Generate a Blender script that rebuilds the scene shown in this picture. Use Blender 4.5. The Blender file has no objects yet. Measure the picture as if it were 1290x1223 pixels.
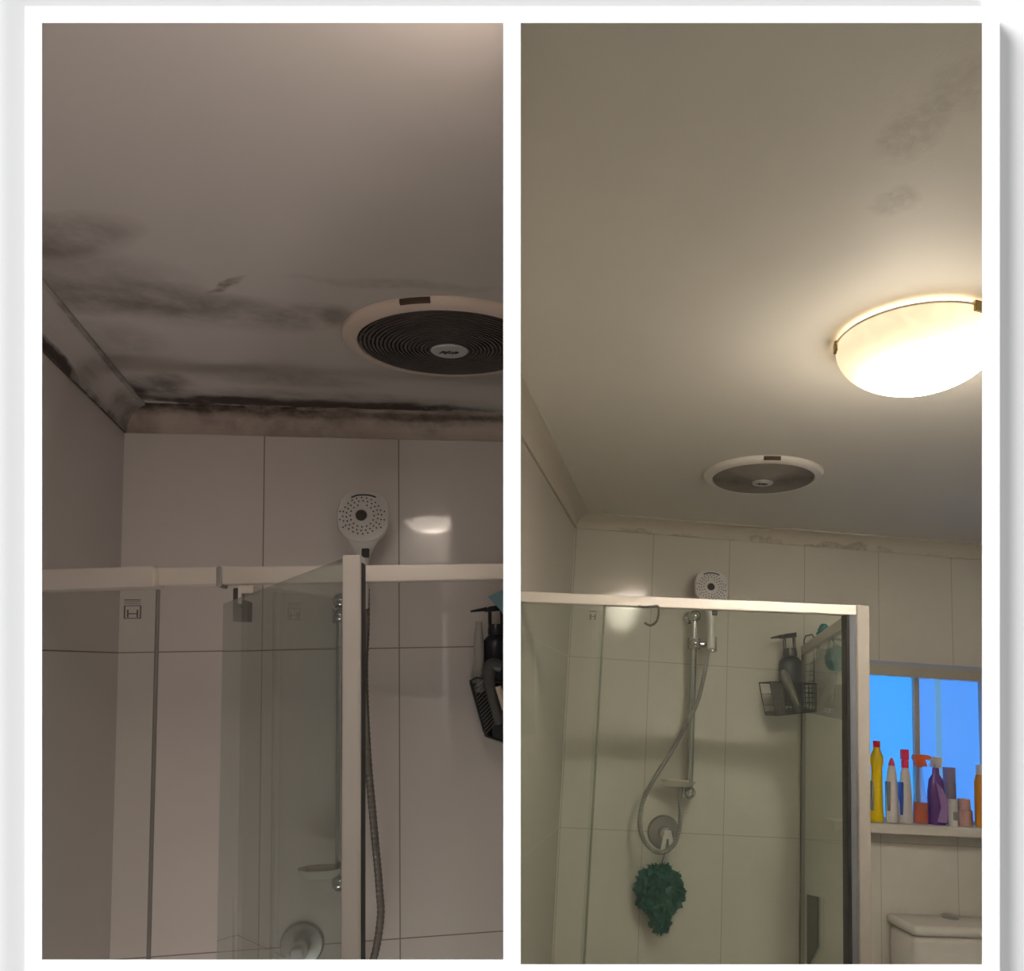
import bpy, bmesh, math, random
from mathutils import Matrix, Vector
random.seed(7)
C = bpy.context.scene
COL = C.collection
PI = math.pi

# ------------------------------------------------------------------ camera
W_, H_ = 1290.0, 1223.0
F_, CX, CY = 950.0, 690.0, 748.0            # focal length and principal point (rising-front shift lens)
PITCH = math.radians(6.7)
EYE = Vector((0, 0, 1.62))
M_CAM = Matrix.Translation(EYE) @ Matrix.Rotation(PITCH, 4, 'X')   # axes: x right, y forward, z up
cam = bpy.data.cameras.new('camera')
cam.sensor_width = 36.0; cam.sensor_fit = 'HORIZONTAL'
cam.lens = F_ * 36.0 / W_
cam.shift_x = (W_ / 2 - CX) / W_
cam.shift_y = (CY - H_ / 2) / W_
cam.clip_start = 0.02
co = bpy.data.objects.new('camera', cam); COL.objects.link(co)
co.matrix_world = M_CAM @ Matrix.Rotation(math.radians(90), 4, 'X')
C.camera = co

# ------------------------------------------------------------------ world, sun, exposure
w = bpy.data.worlds.new('daylight'); C.world = w; w.use_nodes = True
bg = w.node_tree.nodes['Background']
bg.inputs[0].default_value = (1.0, 1.0, 1.0, 1); bg.inputs[1].default_value = 0.12
for nm, en, dv, lc, an in (('sun', 9.3, (0.72, 0.235, -0.66), (-2, -2, 4), 30), ('board_fill', 4.6, (-0.62, 0.20, 0.76), (2, -2, 0), 12)):  # distant lights added for the white board; the second fills from below
    sl = bpy.data.lights.new(nm, 'SUN'); sl.energy = en; sl.angle = math.radians(an); sl.color = (1, 1, 1)
    so = bpy.data.objects.new(nm, sl); COL.objects.link(so)
    sd = M_CAM.to_3x3() @ Vector(dv)
    so.rotation_euler = sd.to_track_quat('-Z', 'Y').to_euler(); so.location = lc
C.view_settings.view_transform = 'Standard'; C.view_settings.look = 'None'
C.view_settings.exposure = 0.0; C.view_settings.gamma = 1.0; C.view_settings.use_curve_mapping = False

# ------------------------------------------------------------------ frames of the two bathrooms
def frame(rows, corner):
    R = Matrix(rows).to_4x4()
    return M_CAM @ Matrix.Translation(Vector(corner)) @ R
class Room:
    def __init__(s, rows, corner, a, drop, proj, h1, h2):
        s.Mw = frame(rows, corner); s.Mc = M_CAM.inverted() @ s.Mw
        s.Ic = s.Mc.inverted(); s.a = a; s.drop = drop; s.proj = proj; s.h1 = h1; s.h2 = h2
        s.wd = Vector((-math.sin(a), -math.cos(a), 0))      # along the left wall, out of the corner
        s.wn = Vector((math.cos(a), -math.sin(a), 0))       # left wall's inward normal
    def ray(s, u, v):
        o = s.Ic @ Vector((0, 0, 0)); d = s.Ic.to_3x3() @ Vector(((u - CX) / F_, 1, -(v - CY) / F_))
        return o, d
    def hit(s, u, v, n, d0):
        o, d = s.ray(u, v); n = Vector(n); t = (d0 - o.dot(n)) / d.dot(n); return o + d * t
    def y(s, u, v, y0): return s.hit(u, v, (0, 1, 0), y0)
    def x(s, u, v, x0): return s.hit(u, v, (1, 0, 0), x0)
    def z(s, u, v, z0): return s.hit(u, v, (0, 0, 1), z0)
    def px(s, p):                                           # metres per pixel at a point
        return (s.Mc @ Vector(p)).y / F_
L = Room([(0.98873, -0.14842, -0.01947), (0.14954, 0.98525, 0.08324), (0.00683, -0.08521, 0.99634)],
         (-0.84203, 1.5, 0.31976), -0.10055, 0.04671, 0.04975, 0.43567, 1.01086)
R = Room([(0.99437, -0.08837, 0.05852), (0.07863, 0.98529, 0.15174), (-0.07107, -0.14628, 0.98669)],
         (0.09822, 2.7, 0.23574), 0.27336, 0.04688, 0.05665, 0.45927, 1.03654)
YB = 0.36                                   # distance of the white front board

# ------------------------------------------------------------------ materials
def new_mat(name):
    m = bpy.data.materials.new(name); m.use_nodes = True
    nt = m.node_tree; return m, nt, nt.nodes['Principled BSDF']
def pbr(name, col, rough=0.5, metal=0.0, spec=0.5, noise=0.0, scale=30, bump=0.0, coat=0.0, emit=None, es=0, trans=0.0, bscale=None):
    m, nt, b = new_mat(name)
    b.inputs['Base Color'].default_value = (*col, 1); b.inputs['Roughness'].default_value = rough
    b.inputs['Metallic'].default_value = metal; b.inputs['Specular IOR Level'].default_value = spec
    b.inputs['Coat Weight'].default_value = coat; b.inputs['Transmission Weight'].default_value = trans
    if emit: b.inputs['Emission Color'].default_value = (*emit, 1); b.inputs['Emission Strength'].default_value = es
    tc = nt.nodes.new('ShaderNodeTexCoord')
    nz = nt.nodes.new('ShaderNodeTexNoise'); nz.inputs['Scale'].default_value = scale; nz.inputs['Detail'].default_value = 5
    nt.links.new(tc.outputs['Object'], nz.inputs['Vector'])
    if noise:
        mx = nt.nodes.new('ShaderNodeMix'); mx.data_type = 'RGBA'
        mx.inputs[6].default_value = (*[c * (1 - noise) for c in col], 1); mx.inputs[7].default_value = (*[min(1, c * (1 + noise)) for c in col], 1)
        nt.links.new(nz.outputs['Fac'], mx.inputs[0]); nt.links.new(mx.outputs[2], b.inputs['Base Color'])
    if bump:
        bp = nt.nodes.new('ShaderNodeBump'); bp.inputs['Strength'].default_value = bump; bp.inputs['Distance'].default_value = 0.002
        n2 = nz
        if bscale:
            n2 = nt.nodes.new('ShaderNodeTexNoise'); n2.inputs['Scale'].default_value = bscale; nt.links.new(tc.outputs['Object'], n2.inputs['Vector'])
        nt.links.new(n2.outputs['Fac'], bp.inputs['Height']); nt.links.new(bp.outputs['Normal'], b.inputs['Normal'])
    return m
def math_node(nt, op, a, b=None, c=None):
    n = nt.nodes.new('ShaderNodeMath'); n.operation = op
    for i, v in enumerate((a, b, c)):
        if v is None: continue
        if isinstance(v, (int, float)): n.inputs[i].default_value = v
        else: nt.links.new(v, n.inputs[i])
    return n.outputs[0]
def tile_mat(name, col, grout, x0, sx, zs, rough=0.06, use_x=True, line=0.0012, wave=0.08, spec=0.5):
    """glazed wall tiles: grout joints every sx along x, rows at the heights zs"""
    m, nt, b = new_mat(name)
    tc = nt.nodes.new('ShaderNodeTexCoord'); sp = nt.nodes.new('ShaderNodeSeparateXYZ'); nt.links.new(tc.outputs['Object'], sp.inputs[0])
    masks = []
    if use_x:
        t = math_node(nt, 'DIVIDE', math_node(nt, 'SUBTRACT', sp.outputs[0], x0), sx)
        fr = math_node(nt, 'FRACT', math_node(nt, 'ADD', t, 0.5))
        masks.append(math_node(nt, 'LESS_THAN', math_node(nt, 'MULTIPLY', math_node(nt, 'ABSOLUTE', math_node(nt, 'SUBTRACT', fr, 0.5)), sx), line))
    for z in zs:
        masks.append(math_node(nt, 'LESS_THAN', math_node(nt, 'ABSOLUTE', math_node(nt, 'SUBTRACT', sp.outputs[2], z)), line))
    k = masks[0]
    for q in masks[1:]: k = math_node(nt, 'MAXIMUM', k, q)
    nz = nt.nodes.new('ShaderNodeTexNoise'); nz.inputs['Scale'].default_value = 2.2; nz.inputs['Detail'].default_value = 4
    nt.links.new(tc.outputs['Object'], nz.inputs['Vector'])
    m1 = nt.nodes.new('ShaderNodeMix'); m1.data_type = 'RGBA'
    m1.inputs[6].default_value = (*[c * .93 for c in col], 1); m1.inputs[7].default_value = (*[min(1, c * 1.06) for c in col], 1)
    nt.links.new(nz.outputs['Fac'], m1.inputs[0])
    m2 = nt.nodes.new('ShaderNodeMix'); m2.data_type = 'RGBA'; nt.links.new(k, m2.inputs[0])
    nt.links.new(m1.outputs[2], m2.inputs[6]); m2.inputs[7].default_value = (*grout, 1)
    nt.links.new(m2.outputs[2], b.inputs['Base Color'])
    r = math_node(nt, 'ADD', math_node(nt, 'MULTIPLY', k, 0.6), rough); nt.links.new(r, b.inputs['Roughness'])
    b.inputs['Specular IOR Level'].default_value = spec
    if wave:
        n2 = nt.nodes.new('ShaderNodeTexNoise'); n2.inputs['Scale'].default_value = 9; nt.links.new(tc.outputs['Object'], n2.inputs['Vector'])
        bp = nt.nodes.new('ShaderNodeBump'); bp.inputs['Strength'].default_value = wave; bp.inputs['Distance'].default_value = 0.001
        nt.links.new(n2.outputs['Fac'], bp.inputs['Height']); nt.links.new(bp.outputs['Normal'], b.inputs['Normal'])
    return m
def stained(name, col, blobs, rough=0.6, bump=0.05, bscale=120, warp=.05):
    """painted plaster with mould stains: blobs = (x, y, rx, ry, angle deg, strength, colour, grain)"""
    m, nt, b = new_mat(name)
    tc = nt.nodes.new('ShaderNodeTexCoord')
    nz = nt.nodes.new('ShaderNodeTexNoise'); nz.inputs['Scale'].default_value = 3; nz.inputs['Detail'].default_value = 3
    nt.links.new(tc.outputs['Object'], nz.inputs['Vector'])
    m1 = nt.nodes.new('ShaderNodeMix'); m1.data_type = 'RGBA'
    m1.inputs[6].default_value = (*[c * .95 for c in col], 1); m1.inputs[7].default_value = (*[min(1, c * 1.04) for c in col], 1)
    nt.links.new(nz.outputs['Fac'], m1.inputs[0]); cur = m1.outputs[2]
    # warp coordinates so that no stain has a clean outline
    wn = nt.nodes.new('ShaderNodeTexNoise'); wn.inputs['Scale'].default_value = 14; wn.inputs['Detail'].default_value = 6
    nt.links.new(tc.outputs['Object'], wn.inputs['Vector'])
    vs = nt.nodes.new('ShaderNodeVectorMath'); vs.operation = 'SUBTRACT'; nt.links.new(wn.outputs['Color'], vs.inputs[0]); vs.inputs[1].default_value = (.5, .5, .5)
    vm = nt.nodes.new('ShaderNodeVectorMath'); vm.operation = 'SCALE'; nt.links.new(vs.outputs[0], vm.inputs[0]); vm.inputs['Scale'].default_value = warp
    va = nt.nodes.new('ShaderNodeVectorMath'); va.operation = 'ADD'; nt.links.new(tc.outputs['Object'], va.inputs[0]); nt.links.new(vm.outputs[0], va.inputs[1])
    for (x, y, rx, ry, an, st, bc, grain) in blobs:
        mp = nt.nodes.new('ShaderNodeMapping'); mp.vector_type = 'TEXTURE'
        mp.inputs['Location'].default_value = (x, y, 0); mp.inputs['Rotation'].default_value = (0, 0, math.radians(an)); mp.inputs['Scale'].default_value = (rx, ry, 50)
        nt.links.new(va.outputs[0], mp.inputs['Vector'])
        gr = nt.nodes.new('ShaderNodeTexGradient'); gr.gradient_type = 'SPHERICAL'; nt.links.new(mp.outputs[0], gr.inputs[0])
        n3 = nt.nodes.new('ShaderNodeTexNoise'); n3.inputs['Scale'].default_value = grain; n3.inputs['Detail'].default_value = 8; n3.inputs['Roughness'].default_value = 0.65
        nt.links.new(tc.outputs['Object'], n3.inputs['Vector'])
        g = math_node(nt, 'SMOOTH_MIN', math_node(nt, 'MULTIPLY', gr.outputs['Fac'], 2.0), 1.0, 0.3)
        tex = math_node(nt, 'MULTIPLY_ADD', n3.outputs['Fac'], 1.8, -0.35)
        f = math_node(nt, 'MULTIPLY', math_node(nt, 'MULTIPLY', g, tex), st)
        f2 = nt.nodes.new('ShaderNodeClamp'); nt.links.new(f, f2.inputs[0])
        mx = nt.nodes.new('ShaderNodeMix'); mx.data_type = 'RGBA'; nt.links.new(f2.outputs[0], mx.inputs[0])
        nt.links.new(cur, mx.inputs[6]); mx.inputs[7].default_value = (*bc, 1); cur = mx.outputs[2]
    nt.links.new(cur, b.inputs['Base Color']); b.inputs['Roughness'].default_value = rough
    n2 = nt.nodes.new('ShaderNodeTexNoise'); n2.inputs['Scale'].default_value = bscale; nt.links.new(tc.outputs['Object'], n2.inputs['Vector'])
    bp = nt.nodes.new('ShaderNodeBump'); bp.inputs['Strength'].default_value = bump; bp.inputs['Distance'].default_value = 0.002
    nt.links.new(n2.outputs['Fac'], bp.inputs['Height']); nt.links.new(bp.outputs['Normal'], b.inputs['Normal'])
    return m
def glass_mat(name, tint, haze=0.0, hazecol=(.6, .62, .58), refl=1.0, rough=0.0, smear=True):
    """flat pane: clear transmission with a tint, mirror-like surface reflection, a film of dried water"""
    m = bpy.data.materials.new(name); m.use_nodes = True; nt = m.node_tree
    for n in list(nt.nodes): nt.nodes.remove(n)
    out = nt.nodes.new('ShaderNodeOutputMaterial'); tr = nt.nodes.new('ShaderNodeBsdfTransparent'); tr.inputs[0].default_value = (*tint, 1)
    gl = nt.nodes.new('ShaderNodeBsdfGlossy'); gl.inputs['Roughness'].default_value = rough; gl.inputs[0].default_value = (refl, refl, refl, 1)
    df = nt.nodes.new('ShaderNodeBsdfDiffuse'); df.inputs[0].default_value = (*hazecol, 1)
    lw = nt.nodes.new('ShaderNodeLayerWeight'); lw.inputs[0].default_value = 0.5
    fres = math_node(nt, 'MULTIPLY_ADD', math_node(nt, 'POWER', lw.outputs['Facing'], 5.0), 0.7, 0.02)
    mh = nt.nodes.new('ShaderNodeMixShader'); mg = nt.nodes.new('ShaderNodeMixShader')
    mh.inputs[0].default_value = haze
    if haze and smear:
        tc = nt.nodes.new('ShaderNodeTexCoord'); mp = nt.nodes.new('ShaderNodeMapping'); mp.inputs['Scale'].default_value = (9, 9, .8)
        nz = nt.nodes.new('ShaderNodeTexNoise'); nz.inputs['Scale'].default_value = 1.2; nz.inputs['Detail'].default_value = 4
        nt.links.new(tc.outputs['Object'], mp.inputs[0]); nt.links.new(mp.outputs[0], nz.inputs['Vector'])
        nt.links.new(math_node(nt, 'MULTIPLY', math_node(nt, 'MULTIPLY_ADD', nz.outputs['Fac'], 2.0, 0.0), haze), mh.inputs[0])
    nt.links.new(tr.outputs[0], mh.inputs[1]); nt.links.new(df.outputs[0], mh.inputs[2])
    nt.links.new(fres, mg.inputs[0]); nt.links.new(mh.outputs[0], mg.inputs[1]); nt.links.new(gl.outputs[0], mg.inputs[2])
    nt.links.new(mg.outputs[0], out.inputs[0])
    return m
def lamp_mat(name, col, base, hot, spots, rad=0.05, marb=0.0, pw=4.0, edge=None):
    """glass lamp bowl: brighter round the bulbs behind it (spots are bulb positions in the lamp's own space)"""
    m, nt, b = new_mat(name)
    b.inputs['Base Color'].default_value = (.85, .8, .7, 1); b.inputs['Roughness'].default_value = .25
    geo = nt.nodes.new('ShaderNodeTexCoord'); tot = None
    for s in spots:
        v = nt.nodes.new('ShaderNodeVectorMath'); v.operation = 'DISTANCE'; nt.links.new(geo.outputs['Object'], v.inputs[0]); v.inputs[1].default_value = s
        q = math_node(nt, 'DIVIDE', v.outputs['Value'], rad); q = math_node(nt, 'DIVIDE', hot, math_node(nt, 'ADD', math_node(nt, 'POWER', q, pw), 1.0))
        tot = q if tot is None else math_node(nt, 'ADD', tot, q)
    tot = math_node(nt, 'ADD', tot, base)
    if marb:
        wv = nt.nodes.new('ShaderNodeTexNoise'); wv.inputs['Scale'].default_value = 14; wv.inputs['Distortion'].default_value = 2.5; wv.inputs['Detail'].default_value = 3
        nt.links.new(geo.outputs['Object'], wv.inputs['Vector'])
        tot = math_node(nt, 'MULTIPLY', tot, math_node(nt, 'MULTIPLY_ADD', wv.outputs['Fac'], marb * 2, 1 - marb))
    b.inputs['Emission Color'].default_value = (*col, 1)
    if edge:                                               # amber glass away from the bulb
        mx = nt.nodes.new('ShaderNodeMix'); mx.data_type = 'RGBA'; mx.inputs[6].default_value = (*edge, 1); mx.inputs[7].default_value = (*col, 1)
        nt.links.new(math_node(nt, 'MINIMUM', math_node(nt, 'DIVIDE', tot, 12.0), 1.0), mx.inputs[0]); nt.links.new(mx.outputs[2], b.inputs['Emission Color'])
    nt.links.new(tot, b.inputs['Emission Strength'])
    return m

M = {}
M['board'] = pbr('white_board', (.93, .93, .93), .9, spec=0.1)
M['dark_edge'] = pbr('board_edge_dark', (.03, .03, .03), .9, spec=0.1)
M['front'] = pbr('mat_backdrop_white', (.93, .93, .93), .9, spec=0.1)
M['partition'] = pbr('partition_paint', (.84, .81, .78), .8, noise=.03, scale=4)
M['floor'] = pbr('pale_floor_tiles', (.72, .69, .66), .5, noise=.3, scale=8)
M['alu'] = pbr('satin_aluminium', (.72, .66, .60), .34, metal=.55, noise=.05, scale=12)
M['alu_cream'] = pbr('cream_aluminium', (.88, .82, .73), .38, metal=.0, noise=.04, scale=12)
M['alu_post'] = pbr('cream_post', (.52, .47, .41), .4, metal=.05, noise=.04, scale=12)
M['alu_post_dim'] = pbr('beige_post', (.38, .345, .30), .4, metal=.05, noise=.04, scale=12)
M['alu_grey'] = pbr('grey_aluminium', (.30, .32, .35), .35, metal=.7)
M['seal'] = pbr('black_rubber_seal', (.015, .013, .012), .5)
M['chrome'] = pbr('chrome', (.62, .62, .62), .12, metal=1.0)
M['steel'] = pbr('hose_steel', (.26, .235, .22), .35, metal=.9)
M['steel_dim'] = pbr('brushed_steel', (.36, .35, .34), .35, metal=.9)
M['white'] = pbr('white_plastic', (.72, .70, .68), .3)
M['fan_white'] = pbr('cream_fan_plastic', (.66, .54, .46), .35, noise=.06, scale=10)
M['fan_white2'] = pbr('white_fan_plastic', (.80, .76, .70), .35)
M['grille'] = pbr('dusty_dark_grille', (.085, .072, .065), .55, noise=.35, scale=20)
M['grille2'] = pbr('dusty_grey_grille', (.30, .27, .23), .5, noise=.25, scale=20)
M['void'] = pbr('fan_void', (.012, .010, .009), .8)
M['void2'] = pbr('fan_inside', (.06, .05, .04), .8)
M['badge'] = pbr('badge', (.52, .50, .50), .35)
M['ink'] = pbr('dark_ink', (.03, .03, .03), .5)
M['etch'] = pbr('etched_mark', (.10, .095, .09), .6)
M['black'] = pbr('black_plastic', (.012, .012, .015), .28)
M['navy'] = pbr('dark_navy_plastic', (.018, .018, .028), .3)
M['wire'] = pbr('black_wire', (.02, .019, .018), .4)
M['nozzle'] = pbr('dark_rubber_nozzle', (.05, .045, .04), .5)
M['grey_tube'] = pbr('grey_tube', (.10, .095, .09), .35)
M['silver'] = pbr('silver_glint', (.55, .52, .40), .25, metal=.6)
M['pale_bottle'] = pbr('pale_bottle', (.42, .39, .36), .35)
M['blue_cloth'] = pbr('pale_blue_plastic', (.16, .30, .36), .5)
M['teal'] = pbr('teal_puff', (.035, .20, .22), .8, noise=.3, scale=60)
M['green'] = pbr('green_net', (.012, .105, .075), .8, noise=.4, scale=50)
M['red'] = pbr('red_cap', (.55, .01, .01), .35)
M['yellow'] = pbr('yellow_bottle', (.72, .52, .0), .35)
M['pink'] = pbr('pink_cap', (.62, .05, .20), .35)
M['hotpink'] = pbr('hot_pink_trigger', (.75, .03, .10), .35)
M['wbottle'] = pbr('white_bottle', (.66, .62, .60), .35)
M['bluelab'] = pbr('blue_label', (.03, .10, .42), .4)
M['greylab'] = pbr('grey_label', (.22, .24, .22), .4)
M['orange'] = pbr('orange_trigger', (.75, .12, .02), .35)
M['orangeliq'] = pbr('orange_liquid', (.62, .08, .01), .2)
M['clearpl'] = glass_mat('clear_plastic', (.90, .90, .92), .10, (.7, .7, .75), smear=False)
M['purple'] = pbr('purple_liquid', (.10, .03, .20), .25)
M['lilac'] = pbr('lilac_sleeve', (.34, .20, .46), .4)
M['canlilac'] = pbr('grey_lilac_can', (.24, .20, .26), .35, metal=.2)
M['pinkjar'] = pbr('dusty_pink_jar', (.48, .27, .24), .4)
M['amber'] = pbr('amber_bottle', (.55, .24, .02), .3)
M['cream'] = pbr('cream_soap', (.62, .54, .40), .5)
M['ceramic'] = pbr('glazed_ceramic', (.72, .68, .62), .12)
M['sill'] = pbr('sill_paint', (.66, .61, .55), .4)
M['winframe'] = pbr('window_frame_metal', (.50, .46, .38), .4, metal=.2)
M['plate_dark'] = pbr('dark_grey_strip', (.07, .068, .060), .5, noise=.15, scale=30)
M['pane'] = pbr('frosted_pane', (.05, .10, .2), .6, emit=(.045, .365, 1.0), es=.98)
M['pane2'] = pbr('frosted_pane_deeper', (.05, .10, .2), .6, emit=(.08, .32, .97), es=.93)
M['panestrip'] = pbr('frosted_pane_overlap', (.05, .10, .2), .6, emit=(.13, .36, .66), es=.80)
M['glass_L'] = glass_mat('shower_glass', (.965, .97, .955), .012, (.42, .42, .38))
M['glass_door'] = glass_mat('green_tinted_glass', (.825, .87, .85), .03, (.26, .30, .27))
M['glass_R'] = glass_mat('filmy_shower_glass', (.95, .972, .945), .018, (.44, .46, .38))
M['glass_edge'] = pbr('green_glass_edge', (.16, .19, .16), .2)

# ------------------------------------------------------------------ mesh helpers
def box(bm, lo, hi, mat=0):
    vs = [bm.verts.new((x, y, z)) for x in (lo[0], hi[0]) for y in (lo[1], hi[1]) for z in (lo[2], hi[2])]
    for f in ((0, 1, 3, 2), (4, 6, 7, 5), (0, 4, 5, 1), (2, 3, 7, 6), (0, 2, 6, 4), (1, 5, 7, 3)):
        bm.faces.new([vs[i] for i in f])
    return bm
def rbox(lo, hi, r=.003, seg=3):
    bm = bmesh.new(); box(bm, lo, hi)
    bmesh.ops.bevel(bm, geom=bm.edges[:], offset=r, segments=seg, affect='EDGES', profile=.5); return bm
def hexa(bm, a, b):
    """solid between two quads a and b (each four points in the same order)"""
    va = [bm.verts.new(p) for p in a]; vb = [bm.verts.new(p) for p in b]; n = len(a)
    bm.faces.new(va); bm.faces.new(vb[::-1])
    for i in range(n): bm.faces.new([va[i], vb[i], vb[(i + 1) % n], va[(i + 1) % n]])
    return bm
def tube(bm, pts, r, seg=14, cap=True, rib=0):
    pts = [Vector(p) for p in pts]; rs = r if isinstance(r, (list, tuple)) else [r] * len(pts)
    T = []
    for i in range(len(pts)):
        t = pts[min(i + 1, len(pts) - 1)] - pts[max(i - 1, 0)]; T.append(t.normalized())
    up = Vector((0, 0, 1)) if abs(T[0].z) < .9 else Vector((1, 0, 0))
    n = T[0].cross(up).normalized(); prev = None; rings = []
    for i, p in enumerate(pts):
        n = (n - T[i] * n.dot(T[i])).normalized(); b = T[i].cross(n)
        rings.append([bm.verts.new(p + (n * math.cos(2 * PI * k / seg) + b * math.sin(2 * PI * k / seg)) * rs[i]) for k in range(seg)])
    for a, b in zip(rings, rings[1:]):
        for k in range(seg): bm.faces.new([a[k], a[(k + 1) % seg], b[(k + 1) % seg], b[k]])
    if cap:
        bm.faces.new(rings[0][::-1]); bm.faces.new(rings[-1])
    return bm
def lathe(bm, prof, seg=40, M_=None, sx=1, sy=1):
    """profile of (radius, z) turned about z"""
    rings = []
    for r, z in prof:
        if r < 1e-6: rings.append([bm.verts.new((0, 0, z))])
        else: rings.append([bm.verts.new((r * math.cos(2 * PI * k / seg) * sx, r * math.sin(2 * PI * k / seg) * sy, z)) for k in range(seg)])
    for a, b in zip(rings, rings[1:]):
        for k in range(seg):
            k2 = (k + 1) % seg
            if len(a) == 1 and len(b) == 1: continue
            if len(a) == 1: bm.faces.new([a[0], b[k2], b[k]])
            elif len(b) == 1: bm.faces.new([a[k], a[k2], b[0]])
            else: bm.faces.new([a[k], a[k2], b[k2], b[k]])
    if len(rings[0]) > 1: bm.faces.new(rings[0])
    if len(rings[-1]) > 1: bm.faces.new(rings[-1][::-1])
    if M_ is not None: bmesh.ops.transform(bm, matrix=M_, verts=[v for r in rings for v in r])
    return bm
def prism(bm, poly, d, M_=None):
    """polygon in xz pushed from y=0 to y=d"""
    a = [Vector((p[0], 0, p[1])) for p in poly]; b = [Vector((p[0], d, p[1])) for p in poly]
    if M_ is not None: a = [M_ @ p for p in a]; b = [M_ @ p for p in b]
    return hexa(bm, a, b)
def bez(pts, n=8):
    """smooth path through points (Catmull-Rom)"""
    pts = [Vector(p) for p in pts]; out = []
    P = [pts[0] * 2 - pts[1]] + pts + [pts[-1] * 2 - pts[-2]]
    for i in range(1, len(P) - 2):
        for k in range(n):
            t = k / n; a, b, c, d = P[i - 1], P[i], P[i + 1], P[i + 2]
            out.append(0.5 * ((2 * b) + (c - a) * t + (2 * a - 5 * b + 4 * c - d) * t * t + (3 * b - a - 3 * c + d) * t ** 3))
    out.append(pts[-1]); return out
def cut(bm, room, u, keep_left=True, root=None):
    """stop a shape at the partition plane"""
    n = Vector((1, -(u - CX) / F_, 0)).normalized()
    if keep_left: pass
    else: n = -n
    inv = (root if root is not None else room.Mc).inverted()
    p = inv @ Vector((0, 0, 0)); nl = (inv.to_3x3() @ n).normalized()
    r = bmesh.ops.bisect_plane(bm, geom=bm.verts[:] + bm.edges[:] + bm.faces[:], plane_co=p, plane_no=nl, clear_outer=True)
    e = [g for g in r['geom_cut'] if isinstance(g, bmesh.types.BMEdge)]
    if e:
        try: bmesh.ops.holes_fill(bm, edges=e)
        except Exception: pass
    return bm
def cut_front(bm, room, y=None):
    y = YB + .009 if y is None else y
    inv = room.Mc.inverted(); p = inv @ Vector((0, y, 0)); nl = (inv.to_3x3() @ Vector((0, -1, 0))).normalized()
    r = bmesh.ops.bisect_plane(bm, geom=bm.verts[:] + bm.edges[:] + bm.faces[:], plane_co=p, plane_no=nl, clear_outer=True)
    e = [g for g in r['geom_cut'] if isinstance(g, bmesh.types.BMEdge)]
    if e: bmesh.ops.holes_fill(bm, edges=e)
    return bm
def obj(name, bm, mat, parent=None, mw=None, smooth=False, label=None):
    if mat is None: raise ValueError(name)
    bmesh.ops.recalc_face_normals(bm, faces=bm.faces[:])
    me = bpy.data.meshes.new(name); bm.to_mesh(me); bm.free()
    o = bpy.data.objects.new(name, me); COL.objects.link(o); me.materials.append(M[mat] if isinstance(mat, str) else mat)
    if smooth:
        for p in me.polygons: p.use_smooth = True
        try: me.set_sharp_from_angle(angle=math.radians(38))
        except Exception: pass
    if parent is not None: o.parent = parent
    elif mw is not None: o.matrix_world = mw
    if label: o['label'] = label
    return o
def tag(o, label, cat, group=None):
    o['label'] = label; o['category'] = cat
    if group: o['group'] = group
    return o
def struct(name, bm, mat, mw, smooth=False):
    o = obj(name, bm, mat, mw=mw, smooth=smooth); o['kind'] = 'structure'; return o
def thing(name, label, cat, room, loc, group=None, rot=None):
    o = bpy.data.objects.new(name, None); COL.objects.link(o); o.empty_display_size = .05
    o.matrix_world = room.Mw @ Matrix.Translation(Vector(loc)) @ (rot if rot is not None else Matrix.Identity(4))
    return tag(o, label, cat, group)

# ================================================================== FRONT: white mat border, added as a board with two openings
# everything of the front is laid out in metres on the board's own plane
def onb(u, v, y=YB): return Vector(((u - CX) / F_ * y, y, -(v - CY) / F_ * y))
def framed(bm, outer, holes, y0, y1, grow):
    """slab y0..y1 with rectangular holes that widen towards the back by grow"""
    xs = sorted([outer[0], outer[2]] + [h[0] for h in holes] + [h[2] for h in holes])
    def pieces(hs):
        P = []; X = [outer[0]]
        hs = sorted(hs)
        prev = outer[0]
        for h in hs:
            P.append((prev, outer[1], h[0], outer[3])); P.append((h[0], outer[1], h[2], h[1])); P.append((h[0], h[3], h[2], outer[3])); prev = h[2]
        P.append((prev, outer[1], outer[2], outer[3])); return P
    a = pieces(holes); b = pieces([(h[0] - grow, h[1] - grow, h[2] + grow, h[3] + grow) for h in holes])
    for p, q in zip(a, b):
        f = lambda r, y: [(r[0], y, r[1]), (r[2], y, r[1]), (r[2], y, r[3]), (r[0], y, r[3])]
        hexa(bm, f(p, y0), f(q, y1))
def rect(u0, v0, u1, v1, y=YB):
    a = onb(u0, v1, y); b = onb(u1, v0, y); return (a.x, a.z, b.x, b.z)
HL = rect(53, 29, 634, 1208.5); HR = rect(656, 29, 1237, 1214.5)
outer = rect(31, 7.5, 1259.5, 1500)
outer = (outer[0], -0.60, outer[2], outer[3])
bm = bmesh.new(); framed(bm, outer, [HL, HR], YB, YB + .004, .0035)
bo = struct('trim_1', bm, 'board', M_CAM)
bo.data.materials.append(M['dark_edge'])                      # edges blackened so bounced light does not weaken the board's shadow
for p in bo.data.polygons:
    if abs(p.normal.y) < .5: p.material_index = 1
bm = bmesh.new()
big = (-1.6, -2.2, 2.3, 1.25)
gr = .0055
framed(bm, big, [(HL[0] - gr, HL[1] - gr, HL[2] + .0015, HL[3] + gr), (HR[0] - .0015, HR[1] - gr, HR[2] + gr, HR[3] + gr)], YB + .006, YB + .0095, .003)
struct('mat_backdrop', bm, 'front', M_CAM)  # made-up wall behind the mat board, catches its shadow
bm = bmesh.new()                                         # fixing blocks that carry the board on the wall, out of sight
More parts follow.
